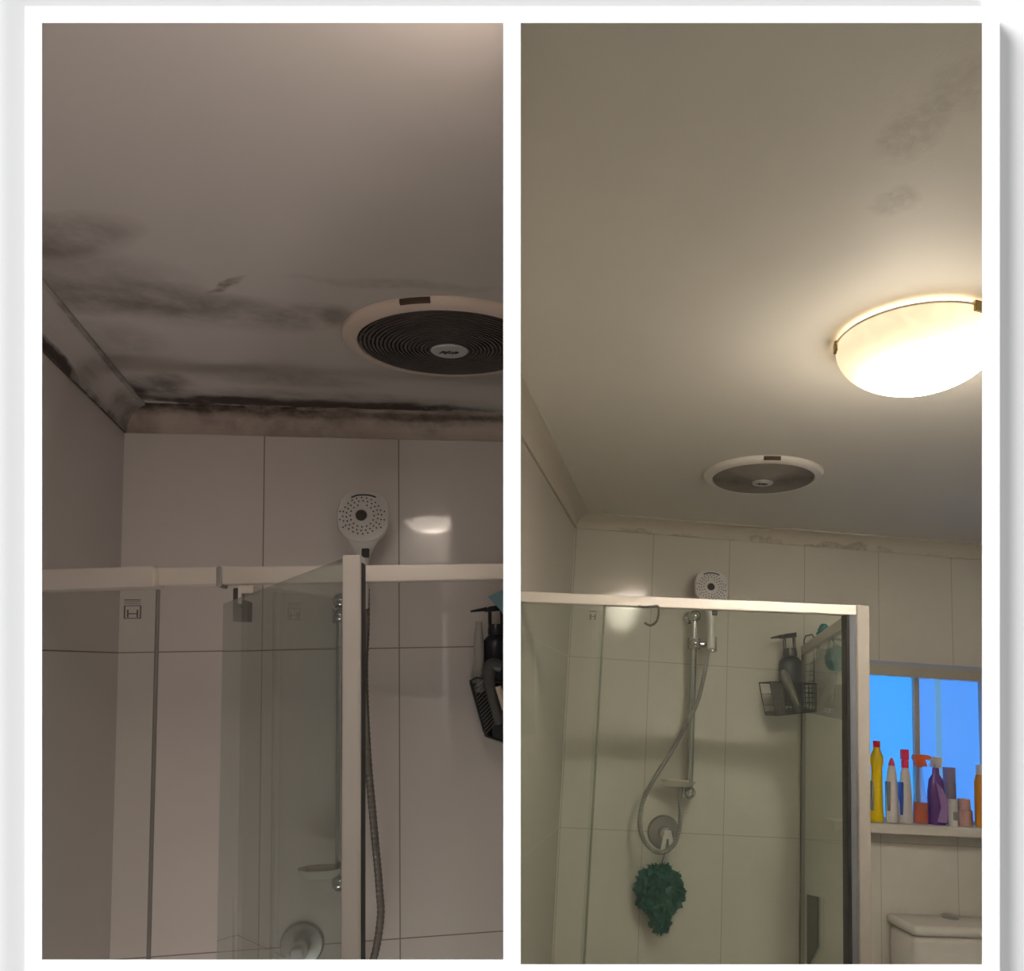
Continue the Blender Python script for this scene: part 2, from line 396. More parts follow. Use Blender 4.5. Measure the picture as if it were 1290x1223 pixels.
for (x0, z0, x1, z1) in [(outer[0] + .0006, -.59, HL[0] - .0054, HL[3] + .0054), (HR[2] + .0054, -.59, outer[2] - .0006, HR[3] + .0054), (outer[0] + .0006, HL[3] + .0055, outer[2] - .0006, outer[3] - .0006)]:
    box(bm, (x0, YB + .004, z0), (x1, YB + .006, z1))
struct('trim_2', bm, 'board', M_CAM)

# partition wall between the two bathrooms (a slender wedge)
def wp(u, y, z): return ((u - CX) / F_ * y, y, z)
bm = bmesh.new()
A = [(YB + .0066, -2.2), (3.7, -2.2), (3.7, 1.25), (.600, 1.25), (.600, .459), (YB + .0066, .280)]
hexa(bm, [wp(638.5, *p) for p in A], [wp(651.5, *p) for p in A])
B = [(YB + .0066, .485), (.600, .485), (.600, 1.25), (YB + .0066, 1.25)]
hexa(bm, [wp(638.5, *p) for p in B], [wp(651.5, *p) for p in B])
struct('wall_partition', bm, 'partition', M_CAM)
# small bulkhead over the partition's head that gives the left bathroom's lamp its room
bm = bmesh.new(); xr = .075
lo = [(YB + .0075, .2850), (.600, .4619), (.600, .4579), (YB + .0075, .2810)]
hexa(bm, [wp(640, *p) for p in lo], [(xr, p[0], p[1] + .0) for p in lo])
to = [(YB + .0075, .477), (.600, .4585), (.600, .485), (YB + .0075, .485)]
hexa(bm, [wp(640, *p) for p in to], [(xr, *p) for p in to])
sd_ = [(YB + .0075, .281), (.600, .4579), (.600, .485), (YB + .0075, .485)]
hexa(bm, [(xr, *p) for p in sd_], [(xr + .006, *p) for p in sd_])
struct('wall_bulkhead', bm, 'partition', M_CAM)

# ================================================================== ROOM SHELLS
UL, UR = 640.0, 650.0
def shell(room, mats, right_x, window=None, tiles=None):
    dr, pj, fl = room.drop, room.proj, room.drop - 2.4
    kl = room is L; uc = UL if kl else UR
    def fin(name, bm, mat, smooth=False):
        cut(bm, room, uc, kl); cut_front(bm, room); return struct(name, bm, mat, room.Mw, smooth)
    wd, wn = room.wd, room.wn
    Lm = 3.4
    # left wall, origin in the corner; its own frame runs along the wall
    bm = bmesh.new(); p0 = Vector((0, .1, 0)) - wd * 0; e = wd * Lm
    a = [Vector((0, 0, fl)) - wd * .0, e + Vector((0, 0, fl)), e - wn * .08 + Vector((0, 0, fl)), -wn * .08 - wd * .1 + Vector((0, 0, fl))]
    hexa(bm, a, [p + Vector((0, 0, 2.5)) for p in a]); fin('wall_left', bm, mats['wall_left'])
    # back wall
    bm = bmesh.new()
    if window:
        x0, z0, x1, z1 = window
        for lo, hi in [((-.12, 0, fl), (x0, .08, dr + .1)), ((x0, 0, fl), (x1, .08, z0)), ((x0, 0, z1), (x1, .08, dr + .1)), ((x1, 0, fl), (right_x + .1, .08, dr + .1))]: box(bm, lo, hi)
    else: box(bm, (-.12, 0, fl), (right_x + .1, .08, dr + .1))
    fin('wall_back', bm, mats['wall_back'])
    bm = bmesh.new(); box(bm, (right_x, -3.6, fl), (right_x + .08, .08, dr + .1)); fin('wall_right', bm, mats['wall_right'])
    bm = bmesh.new(); box(bm, (-1.2, -3.6, dr), (right_x + .1, .1, dr + .05)); fin('ceiling', bm, mats['ceiling'])
    bm = bmesh.new(); box(bm, (-1.2, -3.6, fl - .05), (right_x + .1, .1, fl)); fin('floor', bm, 'floor')
    # cove cornice: one run on the left wall, one on the back wall, mitred in the corner
    n = 8; prof = []
    for k in range(n + 1):
        t = k / n * PI / 2
        prof.append((pj * .12 + pj * .88 * (1 - math.cos(t)), dr * .10 + dr * .8 * math.sin(t)))
    prof = [(pj * .0, 0), (pj * .12, 0)] + prof + [(pj, dr)]    # (distance from wall, height)
    def corner(d, h):                                            # point at distance d from both walls
        t = d / (-wd.y); p = wd * t; s = (d - p.dot(wn)) / wn.x
        return Vector((p.x + s, p.y, h))
    bm = bmesh.new(); r0 = [corner(d, h) for d, h in prof]; r1 = [p + wd * Lm for p in r0]
    back = [Vector((0, 0, dr)) - wn * .0, ]
    hexa(bm, r0 + [corner(0, dr)], r1 + [corner(0, dr) + wd * Lm]); fin('trim_%d' % (3 if kl else 5), bm, mats['cornice_left'])
    bm = bmesh.new(); r1 = [Vector((right_x, p.y, p.z)) for p in r0]
    hexa(bm, r0 + [corner(0, dr)], r1 + [Vector((right_x, 0, dr))]); fin('trim_%d' % (4 if kl else 6), bm, mats['cornice_back'])

def cl(room, u, v): p = room.z(u, v, room.drop); return p.x, p.y
def blob(room, u, v, ru, rv, an, st, col, grain):
    """a mould patch at a place on the ceiling; sizes in metres"""
    x, y = cl(room, u, v); return (x, y, ru, rv, an, st, col, grain)
dk = (.055, .038, .030); br = (.10, .065, .045); gy = (.13, .105, .09)
angL = math.degrees(math.atan2(L.wd.y, L.wd.x))
ceilL = stained('mouldy_ceiling_paint', (.57, .53, .505), [
    blob(L, 100, 340, .16, .075, 10, .55, gy, 14), blob(L, 75, 300, .12, .050, -22, .85, br, 16), blob(L, 180, 375, .20, .060, 6, .85, gy, 16), blob(L, 130, 385, .12, .04, 0, .7, br, 14),
    blob(L, 285, 358, .045, .007, -38, .9, br, 60), blob(L, 150, 430, .10, .07, -50, .45, gy, 20), blob(L, 290, 395, .18, .07, 0, .38, gy, 40),
    blob(L, 385, 400, .10, .05, -20, .45, gy, 40), blob(L, 428, 400, .03, .05, 0, .6, br, 14), blob(L, 500, 358, .16, .018, 0, .35, br, 60),
    blob(L, 192, 486, .065, .060, 0, 1.0, dk, 18), blob(L, 172, 494, .030, .05, 0, 1.9, dk, 20), blob(L, 215, 478, .045, .04, 10, .8, gy, 20),
    blob(L, 390, 503, .40, .055, 1, .6, br, 18), blob(L, 400, 508, .40, .036, 1, 1.4, dk, 24), blob(L, 300, 506, .24, .030, 1, 1.9, dk, 30), blob(L, 470, 512, .28, .026, 1, 1.7, dk, 46),
    blob(L, 330, 470, .14, .06, -5, .35, gy, 30), blob(L, 385, 482, .14, .045, 3, .5, gy, 24)], bump=.04)
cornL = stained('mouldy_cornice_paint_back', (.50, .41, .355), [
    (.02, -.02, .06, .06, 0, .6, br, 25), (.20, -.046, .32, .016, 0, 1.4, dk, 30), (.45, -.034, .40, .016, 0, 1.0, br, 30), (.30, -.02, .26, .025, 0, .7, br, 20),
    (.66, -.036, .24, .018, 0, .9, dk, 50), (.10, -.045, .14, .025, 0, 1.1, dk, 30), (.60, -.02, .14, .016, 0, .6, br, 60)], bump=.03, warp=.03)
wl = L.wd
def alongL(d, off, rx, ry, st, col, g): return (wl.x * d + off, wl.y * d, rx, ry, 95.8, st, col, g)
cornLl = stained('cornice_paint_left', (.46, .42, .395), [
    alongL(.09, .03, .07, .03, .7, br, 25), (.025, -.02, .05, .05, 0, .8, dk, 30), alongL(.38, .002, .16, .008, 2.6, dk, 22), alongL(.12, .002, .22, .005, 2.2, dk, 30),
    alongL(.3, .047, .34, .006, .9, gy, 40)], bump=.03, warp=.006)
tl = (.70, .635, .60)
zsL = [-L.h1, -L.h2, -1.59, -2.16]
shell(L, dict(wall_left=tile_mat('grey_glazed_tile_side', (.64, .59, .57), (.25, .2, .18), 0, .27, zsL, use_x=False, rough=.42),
              wall_back=tile_mat('grey_glazed_tile', tl, (.26, .21, .18), -.002, .2688, zsL, rough=.045),
              wall_right=tile_mat('grey_glazed_tile_plain', tl, (.3, .26, .24), 0, .27, zsL, use_x=False),
              ceiling=ceilL, cornice_left=cornLl, cornice_back=cornL), 1.2)
zsR = [-R.h1, -R.h2, -1.615, -2.2]
tr_ = (.71, .675, .605); gr_ = (.46, .43, .36)
wx0 = R.y(1088, 838, 0).x; wx1 = R.y(1262, 838, 0).x; wz1 = R.y(1165, 838, 0).z; wz0 = R.y(1165, 1038, 0).z
ceilR = stained('cream_ceiling_paint', (.76, .73, .66), [
    (*cl(R, 1130, 255), .035, .035, 30, .42, (.25, .22, .18), 90), (*cl(R, 1150, 165), .04, .06, 0, .38, (.26, .23, .18), 80),
    (*cl(R, 1210, 110), .05, .05, 0, .3, (.26, .23, .18), 80)], bump=.10, bscale=260)
shell(R, dict(wall_left=tile_mat('cream_glazed_tile_side', (.70, .665, .60), gr_, 0, .28, zsR, use_x=False, wave=.05),
              wall_back=tile_mat('cream_glazed_tile', tr_, gr_, .005, .2815, zsR, rough=.10, wave=.05, line=.0014),
              wall_right=tile_mat('cream_glazed_tile_plain', tr_, gr_, 0, .28, zsR, use_x=False, wave=.05),
              ceiling=ceilR, cornice_left=stained('cornice_cream', (.62, .57, .48), [], bump=.02),
              cornice_back=stained('cornice_cream_back', (.66, .61, .52), [(.30, -.003, .25, .006, 0, .6, (.3, .25, .18), 60), (.95, -.003, .5, .006, 0, .7, (.25, .2, .16), 60)], bump=.02)),
      1.75, window=(wx0, wz0, wx1, wz1))

# ================================================================== CEILING LIGHTS
def fill_light(name, room, cam_p, aim, size, w, col):
    """unseen area light added to brighten a room"""
    l = bpy.data.lights.new(name, 'AREA'); l.shape = 'RECTANGLE'; l.size, l.size_y = size; l.energy = w; l.color = col
    o = bpy.data.objects.new(name, l); COL.objects.link(o)
    p = M_CAM @ Vector(cam_p); q = M_CAM @ Vector(aim); o.matrix_world = Matrix.Translation(p) @ (q - p).to_track_quat('-Z', 'Y').to_matrix().to_4x4()
fill_light('left_fill', L, (-.42, .40, -1.30), (-.5, 1.5, .25), (.5, .12), 4.4, (1, .91, .87))  # added below the view to lift the far walls and ceiling
def ceiling_light(room, p, r, label, mat, depth, clips, glow=None):
    t = thing('ceiling_light', label, 'ceiling light', room, (p[0], p[1], room.drop), rot=Matrix.Rotation(PI, 4, 'X'))
    if glow:                                              # glowing band added above the bowl's rim to brighten the ceiling round it
        bm = bmesh.new(); lathe(bm, [(r * .86, 0), (r * .86, .010)], 64); obj('glow_band', bm, glow, t, smooth=True)
        bm = bmesh.new(); lathe(bm, [(r * .90, .009), (r * 1.0, .009), (r * 1.0, .012), (r * .90, .0125)], 64); obj('base_ring', bm, 'fan_white2', t, smooth=True)
    else:
        bm = bmesh.new(); lathe(bm, [(r * .97, 0), (r * 1.0, .004), (r * 1.0, .010), (r * .96, .012), (r * .5, .012)], 64); obj('base_ring', bm, 'fan_white2', t, smooth=True)
    bm = bmesh.new(); n = 16
    lathe(bm, [(r * .985, .012)] + [(r * .985 * math.cos(a), .013 + depth * math.sin(a)) for a in [PI / 2 * k / n for k in range(n)]] + [(0, .013 + depth)], 64)
    obj('glass_bowl', bm, mat, t, smooth=True)
    for a in clips:
        q = Matrix.Rotation(math.radians(a), 4, 'Z')
        bm = rbox((r * .955, -.010, .004), (r * 1.015, .010, .022), .0015); bmesh.ops.transform(bm, matrix=q, verts=bm.verts[:])
        obj('clip', bm, 'brass', t)
    return t
M['brass'] = pbr('brass_clip', (.30, .22, .08), .35, metal=.6)
LR = .088
M['bowl_L'] = lamp_mat('frosted_lamp_bowl', (1.0, .86, .74), 7.6, 22.0, [(0.01, 0.0, .05)], .035)
pL = L.Ic @ Vector((-.083, .474, .45))
ceiling_light(L, pL, LR, 'frosted ceiling light fixed just above the mirrored glow of the left bathroom', M['bowl_L'], .042, (100, 220, 340))
M['bowl_R'] = lamp_mat('marbled_lamp_bowl', (1.0, .91, .80), .75, 620.0, [(.040, .0, .055)], .050, marb=.30, pw=7.0, edge=(1.0, .72, .42))
pR = R.z(1154, 432, R.drop - .012)
ceiling_light(R, pR, .136, 'round marbled glass ceiling light glowing warm white with brass clips', M['bowl_R'], .082, (78, 198, 318), pbr('glow_band_emission', (.8, .7, .5), .5, emit=(1.0, .80, .56), es=10.0))

bl = bpy.data.lights.new('lamp_fill', 'POINT'); bl.energy = 3.4; bl.color = (1, .88, .72); bl.shadow_soft_size = .075  # extra point light added under the bowl to lift the ceiling
bo_ = bpy.data.objects.new('lamp_fill', bl); COL.objects.link(bo_); bo_.matrix_world = R.Mw @ Matrix.Translation((pR.x, pR.y, R.drop - .165))
# ================================================================== EXHAUST FANS
def fan(room, fx, fy, r, label, ring_mat, grille_mat, void_mat, cutu=None, tabang=0, hs=1.0, sy=1.0):
    p = Vector((fx, fy, 0))
    rot = Matrix.Rotation(PI, 4, 'X')
    t = thing('exhaust_fan', label, 'exhaust fan', room, (p.x, p.y, room.drop), rot=rot)
    Mr = room.Mc @ Matrix.Translation(Vector((p.x, p.y, room.drop))) @ rot
    def fin(name, bm, mat, smooth=True, label=None, par=t):
        bmesh.ops.scale(bm, vec=(1, sy, hs), verts=bm.verts[:])
        if cutu: cut(bm, room, cutu, True, root=Mr)
        return obj(name, bm, mat, par, smooth=smooth, label=label)
    bm = bmesh.new()
    prof = [(r, 0), (r * 1.0, .004), (r * .985, .009), (r * .94, .013), (r * .89, .015), (r * .86, .015), (r * .85, .012), (r * .85, .004), (r * .86, 0)]
    seg = 96; rings = []
    for rr, z in prof: rings.append([bm.verts.new((rr * math.cos(2 * PI * k / seg), rr * math.sin(2 * PI * k / seg), z)) for k in range(seg)])
    for i in range(len(rings)):
        a, b = rings[i], rings[(i + 1) % len(rings)]
        for k in range(seg): bm.faces.new([a[k], a[(k + 1) % seg], b[(k + 1) % seg], b[k]])
    fin('housing_ring', bm, ring_mat)
    bm = bmesh.new(); lathe(bm, [(r * .855, .002), (r * .855, .006), (0, .006)], 64); fin('backing', bm, void_mat)
    g = bmesh.new()                                       # concentric rings joined by thin spokes, slightly domed
    nr = 18; ri = r * .17; ro = r * .845
    dome = lambda q: .014 + .010 * (1 - (q / ro) ** 2)
    for i in range(nr):
        q = ri + (ro - ri) * (i + .5) / nr; wdt = (ro - ri) / nr * .27; z = dome(q)
        rg = [[g.verts.new((rr * math.cos(2 * PI * k / 72), rr * math.sin(2 * PI * k / 72), zz)) for k in range(72)] for rr, zz in ((q - wdt, z - .004), (q + wdt, z - .004), (q + wdt, z), (q - wdt, z))]
        for j in range(4):
            a, b = rg[j], rg[(j + 1) % 4]
            for k in range(72): g.faces.new([a[k], a[(k + 1) % 72], b[(k + 1) % 72], b[k]])
    fin('grille', g, grille_mat, smooth=False)
    s = bmesh.new()
    for k in range(60):
        a = 2 * PI * k / 60; c, d = math.cos(a), math.sin(a); wv = .0006
        P = lambda q, o, z: (q * c - o * d, q * d + o * c, z)
        hexa(s, [P(ri, -wv, dome(ri) - .005), P(ri, wv, dome(ri) - .005), P(ri, wv, dome(ri) - .002), P(ri, -wv, dome(ri) - .002)],
             [P(ro, -wv, dome(ro) - .005), P(ro, wv, dome(ro) - .005), P(ro, wv, dome(ro) - .002), P(ro, -wv, dome(ro) - .002)])
    fin('spoke_ring', s, grille_mat, smooth=False)
    bm = bmesh.new(); lathe(bm, [(r * .175, .016), (r * .178, .0245), (r * .165, .027), (0, .0275)], 40); hub = fin('badge', bm, 'badge')
    bm = bmesh.new()                                      # slanted lettering of the badge
    h = r * .035
    for k, (xx, hh) in enumerate([(-.075, 1.0), (-.045, .7), (-.02, 1.3), (.015, .8), (.045, 1.0), (.070, .7)]):
        x = xx * r; q = h * hh
        hexa(bm, [(x - .0016 - q * .5, -q, .0272), (x + .0012 - q * .5, -q, .0272), (x + .0012 + q * .5, q, .0272), (x - .0016 + q * .5, q, .0272)],
             [(x - .0016 - q * .5, -q, .0285), (x + .0012 - q * .5, -q, .0285), (x + .0012 + q * .5, q, .0285), (x - .0016 + q * .5, q, .0285)])
    box(bm, (-.085 * r, -h * .2, .0272), (.085 * r, h * .15, .0284))
    bmesh.ops.scale(bm, vec=(1, sy, hs), verts=bm.verts[:]); lg = obj('lettering', bm, 'ink', hub)
    # catch slot in the rim
    bm = bmesh.new(); a0 = math.radians(tabang)
    pts = []
    for k in range(7):
        a = a0 + (k - 3) * .045; pts.append((r * 1.003 * math.cos(a), r * 1.003 * math.sin(a), .004))
    for a, b in zip(pts, pts[1:]):
        hexa(bm, [(a[0] * .982, a[1] * .982, .002), (a[0], a[1], .002), (a[0], a[1], .0095), (a[0] * .982, a[1] * .982, .0125)],
             [(b[0] * .982, b[1] * .982, .002), (b[0], b[1], .002), (b[0], b[1], .0095), (b[0] * .982, b[1] * .982, .0125)])
    fin('catch', bm, 'catch')
    return t
M['catch'] = pbr('dark_catch', (.06, .035, .02), .6)
fan(L, .6337, -.405, .1668, 'large dusty dark-grilled exhaust fan on the mouldy ceiling of the left bathroom', 'fan_white', 'grille', 'void', cutu=638.5, tabang=108, hs=.80, sy=.87)
fan(R, .4585, -.6092, .1636, 'small pale exhaust fan with grey grille on the clean ceiling of the right bathroom', 'fan_white2', 'grille2', 'void2', tabang=102)

# ================================================================== HAND SHOWER, SLIDE RAIL, HOSE, MIXER
def hand_shower(room, u, v, y, wpx, label, s2=1.0):
    c = room.y(u, v, y); k = room.px(c); s = wpx * k / .11          # designed 0.11 wide
    t = thing('hand_shower', label, 'shower head', room, c, rot=Matrix.Rotation(math.radians(-12), 4, 'X') @ Matrix.Scale(s, 4))
    # face in xz plane looking to -y
    N = 48; face = []
    for i in range(N):
        a = 2 * PI * i / N; cx, sz = math.cos(a), math.sin(a)
        e = .45; x = .055 * math.copysign(abs(cx) ** (2 / 2.9), cx); z = .055 * math.copysign(abs(sz) ** (2 / 2.9), sz) * (1.10 if sz > 0 else 1.05)
        if sz < 0: x *= 1 - .28 * abs(sz) ** 2.2
        face.append((x, z + .004))
    bm = bmesh.new()
    levels = [(.90, -.010), (.97, -.009), (1.0, -.004), (.97, .008), (.80, .018)]
    rings = [[bm.verts.new((x * f, y0, z * f)) for x, z in face] for f, y0 in levels]
    for a, b in zip(rings, rings[1:]):
        for i in range(N): bm.faces.new([a[i], a[(i + 1) % N], b[(i + 1) % N], b[i]])
    bm.faces.new(rings[0]); bm.faces.new(rings[-1][::-1])
    # handle growing out of the lower edge
    hp = [((0, .004, -.040), .036, .012), ((0, .005, -.058), .026, .012), ((0, .006, -.075), .017, .012), ((0, .010, -.095), .0135, .0125), ((0, .018, -.14), .0125, .0125), ((0, .026, -.19), .0115, .0115)]
    rg = [[bm.verts.new((c_[0] + a * math.cos(2 * PI * q / 20), c_[1] + b * math.sin(2 * PI * q / 20), c_[2])) for q in range(20)] for c_, a, b in hp]
    for a, b in zip(rg, rg[1:]):
        for q in range(20): bm.faces.new([a[q], a[(q + 1) % 20], b[(q + 1) % 20], b[q]])
    bm.faces.new(rg[0]); bm.faces.new(rg[-1][::-1])
    obj('head_body', bm, 'white', t, smooth=True)
    bm = bmesh.new(); lathe(bm, [(0, 0), (.0118, 0), (.0118, .003), (0, .003)], 24, Matrix.Translation((-.004, -.0105, .006)) @ Matrix.Rotation(PI / 2, 4, 'X')); obj('centre_jet', bm, 'nozzle', t)
    bm = bmesh.new()                                                 # rings of rubber nozzles: one part, a regular pattern of the face
    for rr, n, off in ((.026, 16, 0), (.0345, 22, .1), (.042, 24, .05), (.049, 16, .2)):
        for q in range(n):
            a = 2 * PI * q / n + off; x = rr * math.cos(a) * .97; z = rr * math.sin(a) * 1.0
            if rr > .045 and (math.sin(a) > .45 or math.sin(a) < -.75): continue
            if rr < .03 and math.sin(a) > .95: continue
            lathe(bm, [(.0018, 0), (.0015, .002)], 6, Matrix.Translation((x - .002, -.0098, z + .006)) @ Matrix.Rotation(PI / 2, 4, 'X'))
    obj('nozzle_pattern', bm, 'nozzle', t)
    bm = bmesh.new(); tube(bm, bez([(-.026, -.0105, .048), (-.012, -.0108, .0535), (.010, -.0108, .054), (.026, -.0105, .0495)], 6), .0018, 8); obj('mode_slider', bm, 'nozzle', t)
    bm = rbox((-.002, -.0095, -.088), (.014, -.002, -.068), .002); obj('mode_button', bm, 'nozzle', t)
    return t
def slide_rail(room, x, ztop, zbot, zs, y, r, label, dish=True, dish_w=.11, sd=-1):
    t = thing('slide_rail', label, 'shower rail', room, (x, 0, zbot))
    h = ztop - zbot
    bm = bmesh.new(); tube(bm, [(0, y, 0), (0, y, h)], r, 20); obj('bar', bm, 'chrome', t, smooth=True)
    for z in (0, h):
        bm = bmesh.new(); tube(bm, [(0, 0, z), (0, y, z)], r * .9, 16)
        bmesh.ops.create_uvsphere(bm, u_segments=20, v_segments=12, radius=r * 1.9, matrix=Matrix.Translation((0, y, z)))
        lathe(bm, [(r * 2.0, 0), (r * 2.0, .006), (r * 1.3, .012)], 24, Matrix.Translation((0, 0, z)) @ Matrix.Rotation(PI / 2, 4, 'X'))
        obj('wall_bracket', bm, 'chrome', t, smooth=True)
    bm = bmesh.new(); z = zs - zbot
    tube(bm, [(0, y, z - r * 1.6), (0, y, z + r * 1.6)], r * 1.9, 20); tube(bm, [(0, y, z), (r * 6.0, y - .01, z)], r * .95, 14)
    tube(bm, [(r * 5.2, y - .018, z - r * 2.2), (r * 5.2, y - .012, z + r * 2.2)], r * 1.5, 20)
    bmesh.ops.create_uvsphere(bm, u_segments=20, v_segments=12, radius=r * 1.7, matrix=Matrix.Translation((0, y - r, z)))
    obj('slider', bm, 'chrome', t, smooth=True)
    if dish:
        bm = bmesh.new(); w2 = dish_w / 2
        cxd = sd * w2 * .75
        lathe(bm, [(w2 * .75, 0), (w2, .016), (w2 * .96, .016), (w2 * .72, .004), (0, .004)], 40, Matrix.Translation((cxd, y - .02, h * .035)), sy=.62)
        obj('soap_dish', bm, 'clearpl2', t, smooth=True)
        bm = bmesh.new(); lathe(bm, [(w2 * .5, 0), (w2 * .62, .006), (w2 * .60, .013), (0, .015)], 30, Matrix.Translation((cxd, y - .02, h * .035 + .006)), sy=.6)
        sp = obj('soap', bm, 'cream', None, mw=room.Mw @ Matrix.Translation((x, 0, zbot)), smooth=True)
        tag(sp, label.replace(label, 'cream bar of soap lying in the soap dish ' + ('behind the open glass door' if room is L else 'above the mixer, right bathroom')), 'soap')
    return t
M['clearpl2'] = pbr('frosted_dish', (.60, .58, .52), .25, spec=.6)
def ribbed_hose(room, pts, r, label, mat='steel'):
    P = bez(pts, 24); out = []; 
    # resample evenly and alternate the radius for the coiled look
    d = [0]
    for a, b in zip(P, P[1:]): d.append(d[-1] + (b - a).length)
    step = r * .33; n = int(d[-1] / step); j = 0
    for i in range(n + 1):
        s = i * d[-1] / n
        while j < len(d) - 2 and d[j + 1] < s: j += 1
        f = (s - d[j]) / max(1e-9, d[j + 1] - d[j]); out.append(P[j].lerp(P[j + 1], min(1, f)))
    rs = [r * (1.0 if i % 4 < 2 else .90) for i in range(len(out))]
    bm = bmesh.new(); org = out[0].copy(); tube(bm, [p - org for p in out], rs, 12)
    o = obj('shower_hose', bm, mat, mw=room.Mw @ Matrix.Translation(org), smooth=False)
    return tag(o, label, 'shower hose')
def mixer(room, u, v, rad_px, label, lever=True):
    c = room.y(u, v, 0); r = rad_px * room.px(c)
    t = thing('shower_mixer', label, 'shower mixer', room, c, rot=Matrix.Rotation(PI / 2, 4, 'X'))
    bm = bmesh.new(); lathe(bm, [(r, 0), (r, .004), (r * .92, .010), (r * .5, .012), (0, .012)], 48); obj('plate', bm, 'steel_dim', t, smooth=True)
    bm = bmesh.new(); lathe(bm, [(r * .42, .010), (r * .42, .045), (r * .36, .052), (0, .054)], 32); obj('body', bm, 'chrome', t, smooth=True)
    bm = bmesh.new(); prism(bm, [(-r * .20, r * .25), (-r * .42, -r * .9), (-r * .15, -r * .95), (-r * .08, -r * .2), (r * .08, -r * .2), (r * .15, -r * .95), (r * .42, -r * .9), (r * .20, r * .25)], .010,
                            Matrix.Translation((0, 0, .062)) @ Matrix.Rotation(-PI / 2, 4, 'X'))
    bmesh.ops.bevel(bm, geom=bm.edges[:], offset=.0015, segments=2, affect='EDGES')
    obj('lever', bm, 'chrome' if room is L else 'white', t)
    return t

# ---- left bathroom
slx = L.y(428, 900, -.055)
ztop = L.y(428, 748, -.055).z; zbot = L.y(424, 1112, -.055).z; zsl = L.y(428, 776, -.055).z
slide_rail(L, L.y(429, 776, -.055).x, zsl + .03, zbot, zsl, -.055, .0085, 'chrome slide rail seen through the open glass door, left bathroom', dish_w=.085)
hand_shower(L, 458, 655, -.10, 64, 'grey-white square hand shower above the tall post of the open glass door')
ribbed_hose(L, [L.y(461, 742, -.075), L.y(461, 790, -.09), L.y(459, 850, -.10), L.y(463, 950, -.10), L.y(470, 1030, -.09), L.y(478, 1120, -.08), L.y(479, 1160, -.075), L.y(468, 1215, -.07), L.y(440, 1260, -.06)], .0075,
            'dark ribbed metal hose running down right of the tall aluminium post')
mixer(L, 381, 1188, 27, 'round chrome shower mixer low behind the open glass door')

# ---- right bathroom
xb = R.y(872, 820, -.06)
zt = R.y(876, 776, -.06).z; zb = R.y(866, 998, -.06).z; zs_ = R.y(876, 811, -.06).z
slide_rail(R, R.y(872, 880, -.06).x, zt, zb, zs_, -.06, .0115, 'chrome slide rail on the cream tiles behind the closed shower screen', dish_w=.12)
hand_shower(R, 896, 743, -.10, 43, 'small white hand shower rising above the long header rail, right bathroom')
ribbed_hose(R, [R.y(893, 800, -.09), R.y(892, 822, -.10), R.y(880, 880, -.10), R.y(868, 905, -.10), R.y(850, 940, -.10), R.y(826, 978, -.10), R.y(810, 1010, -.10), R.y(806, 1040, -.10), R.y(815, 1064, -.10), R.y(832, 1074, -.10), R.y(850, 1062, -.09), R.y(857, 1035, -.08), R.y(857, 1000, -.07), R.y(860, 985, -.05)], .0075,
            'grey shower hose hanging in a long loop round the right mixer', 'steel_dim')
mixer(R, 836, 1048, 21, 'round grey shower mixer with white lever above the green puff')
# bathing puff: a ball of crumpled net
def puff(name, label, cat, room, c, rx, ry, rz, mat, seed, n=70, body=True):
    rnd = random.Random(seed); bm = bmesh.new()
    bmesh.ops.create_icosphere(bm, subdivisions=3, radius=1)
    for v_ in bm.verts:
        q = v_.co.normalized(); f = .80 + .10 * math.sin(9 * q.x + 3 * q.z) * math.cos(8 * q.z) + rnd.uniform(-.05, .05)
        v_.co = Vector((q.x * rx, q.y * ry, q.z * rz)) * f
    for i in range(n):                                   # ruffles standing out of the ball
        d = Vector((rnd.gauss(0, 1), rnd.gauss(0, 1), rnd.gauss(0, 1))).normalized()
        s = d.cross(Vector((rnd.gauss(0, 1), rnd.gauss(0, 1), rnd.gauss(0, 1)))).normalized(); m = 7; ra = []; rb = []
        for k in range(m):
            a = (k / (m - 1) - .5) * 1.3; p = (d * math.cos(a) + s * math.sin(a)); wob = .93 + .12 * math.sin(k * 2.4 + i)
            ra.append(bm.verts.new((p.x * rx * .70, p.y * ry * .70, p.z * rz * .70)))
            q = p + s.cross(d) * .10 * math.sin(k * 1.9 + i); rb.append(bm.verts.new((q.x * rx * wob, q.y * ry * wob, q.z * rz * wob)))
        for k in range(m - 1): bm.faces.new([ra[k], ra[k + 1], rb[k + 1], rb[k]])
    return bm
cg = R.y(831, 1122, -.05)
t = thing('bath_puff', 'green net bath puff hanging below the mixer of the right bathroom', 'bath puff', R, cg)
kk = R.px(cg)
obj('net_ball', puff('', '', '', R, cg, 34 * kk, .045, 36 * kk, 'green', 5), 'green', t)
obj('net_tail', (lambda b: (bmesh.ops.transform(b, matrix=Matrix.Translation((.004, 0, -.085)), verts=b.verts[:]), b)[1])(puff('', '', '', R, cg, 17 * kk, .03, 22 * kk, 'green', 8, 30)), 'green', t)
bm = bmesh.new(); tube(bm, bez([(.0, 0, 30 * kk), (.012, .0, 45 * kk), (.010, .0, 60 * kk), (.006, .03, 72 * kk)], 6), .0022, 8); obj('cord', bm, 'steel_dim', t)

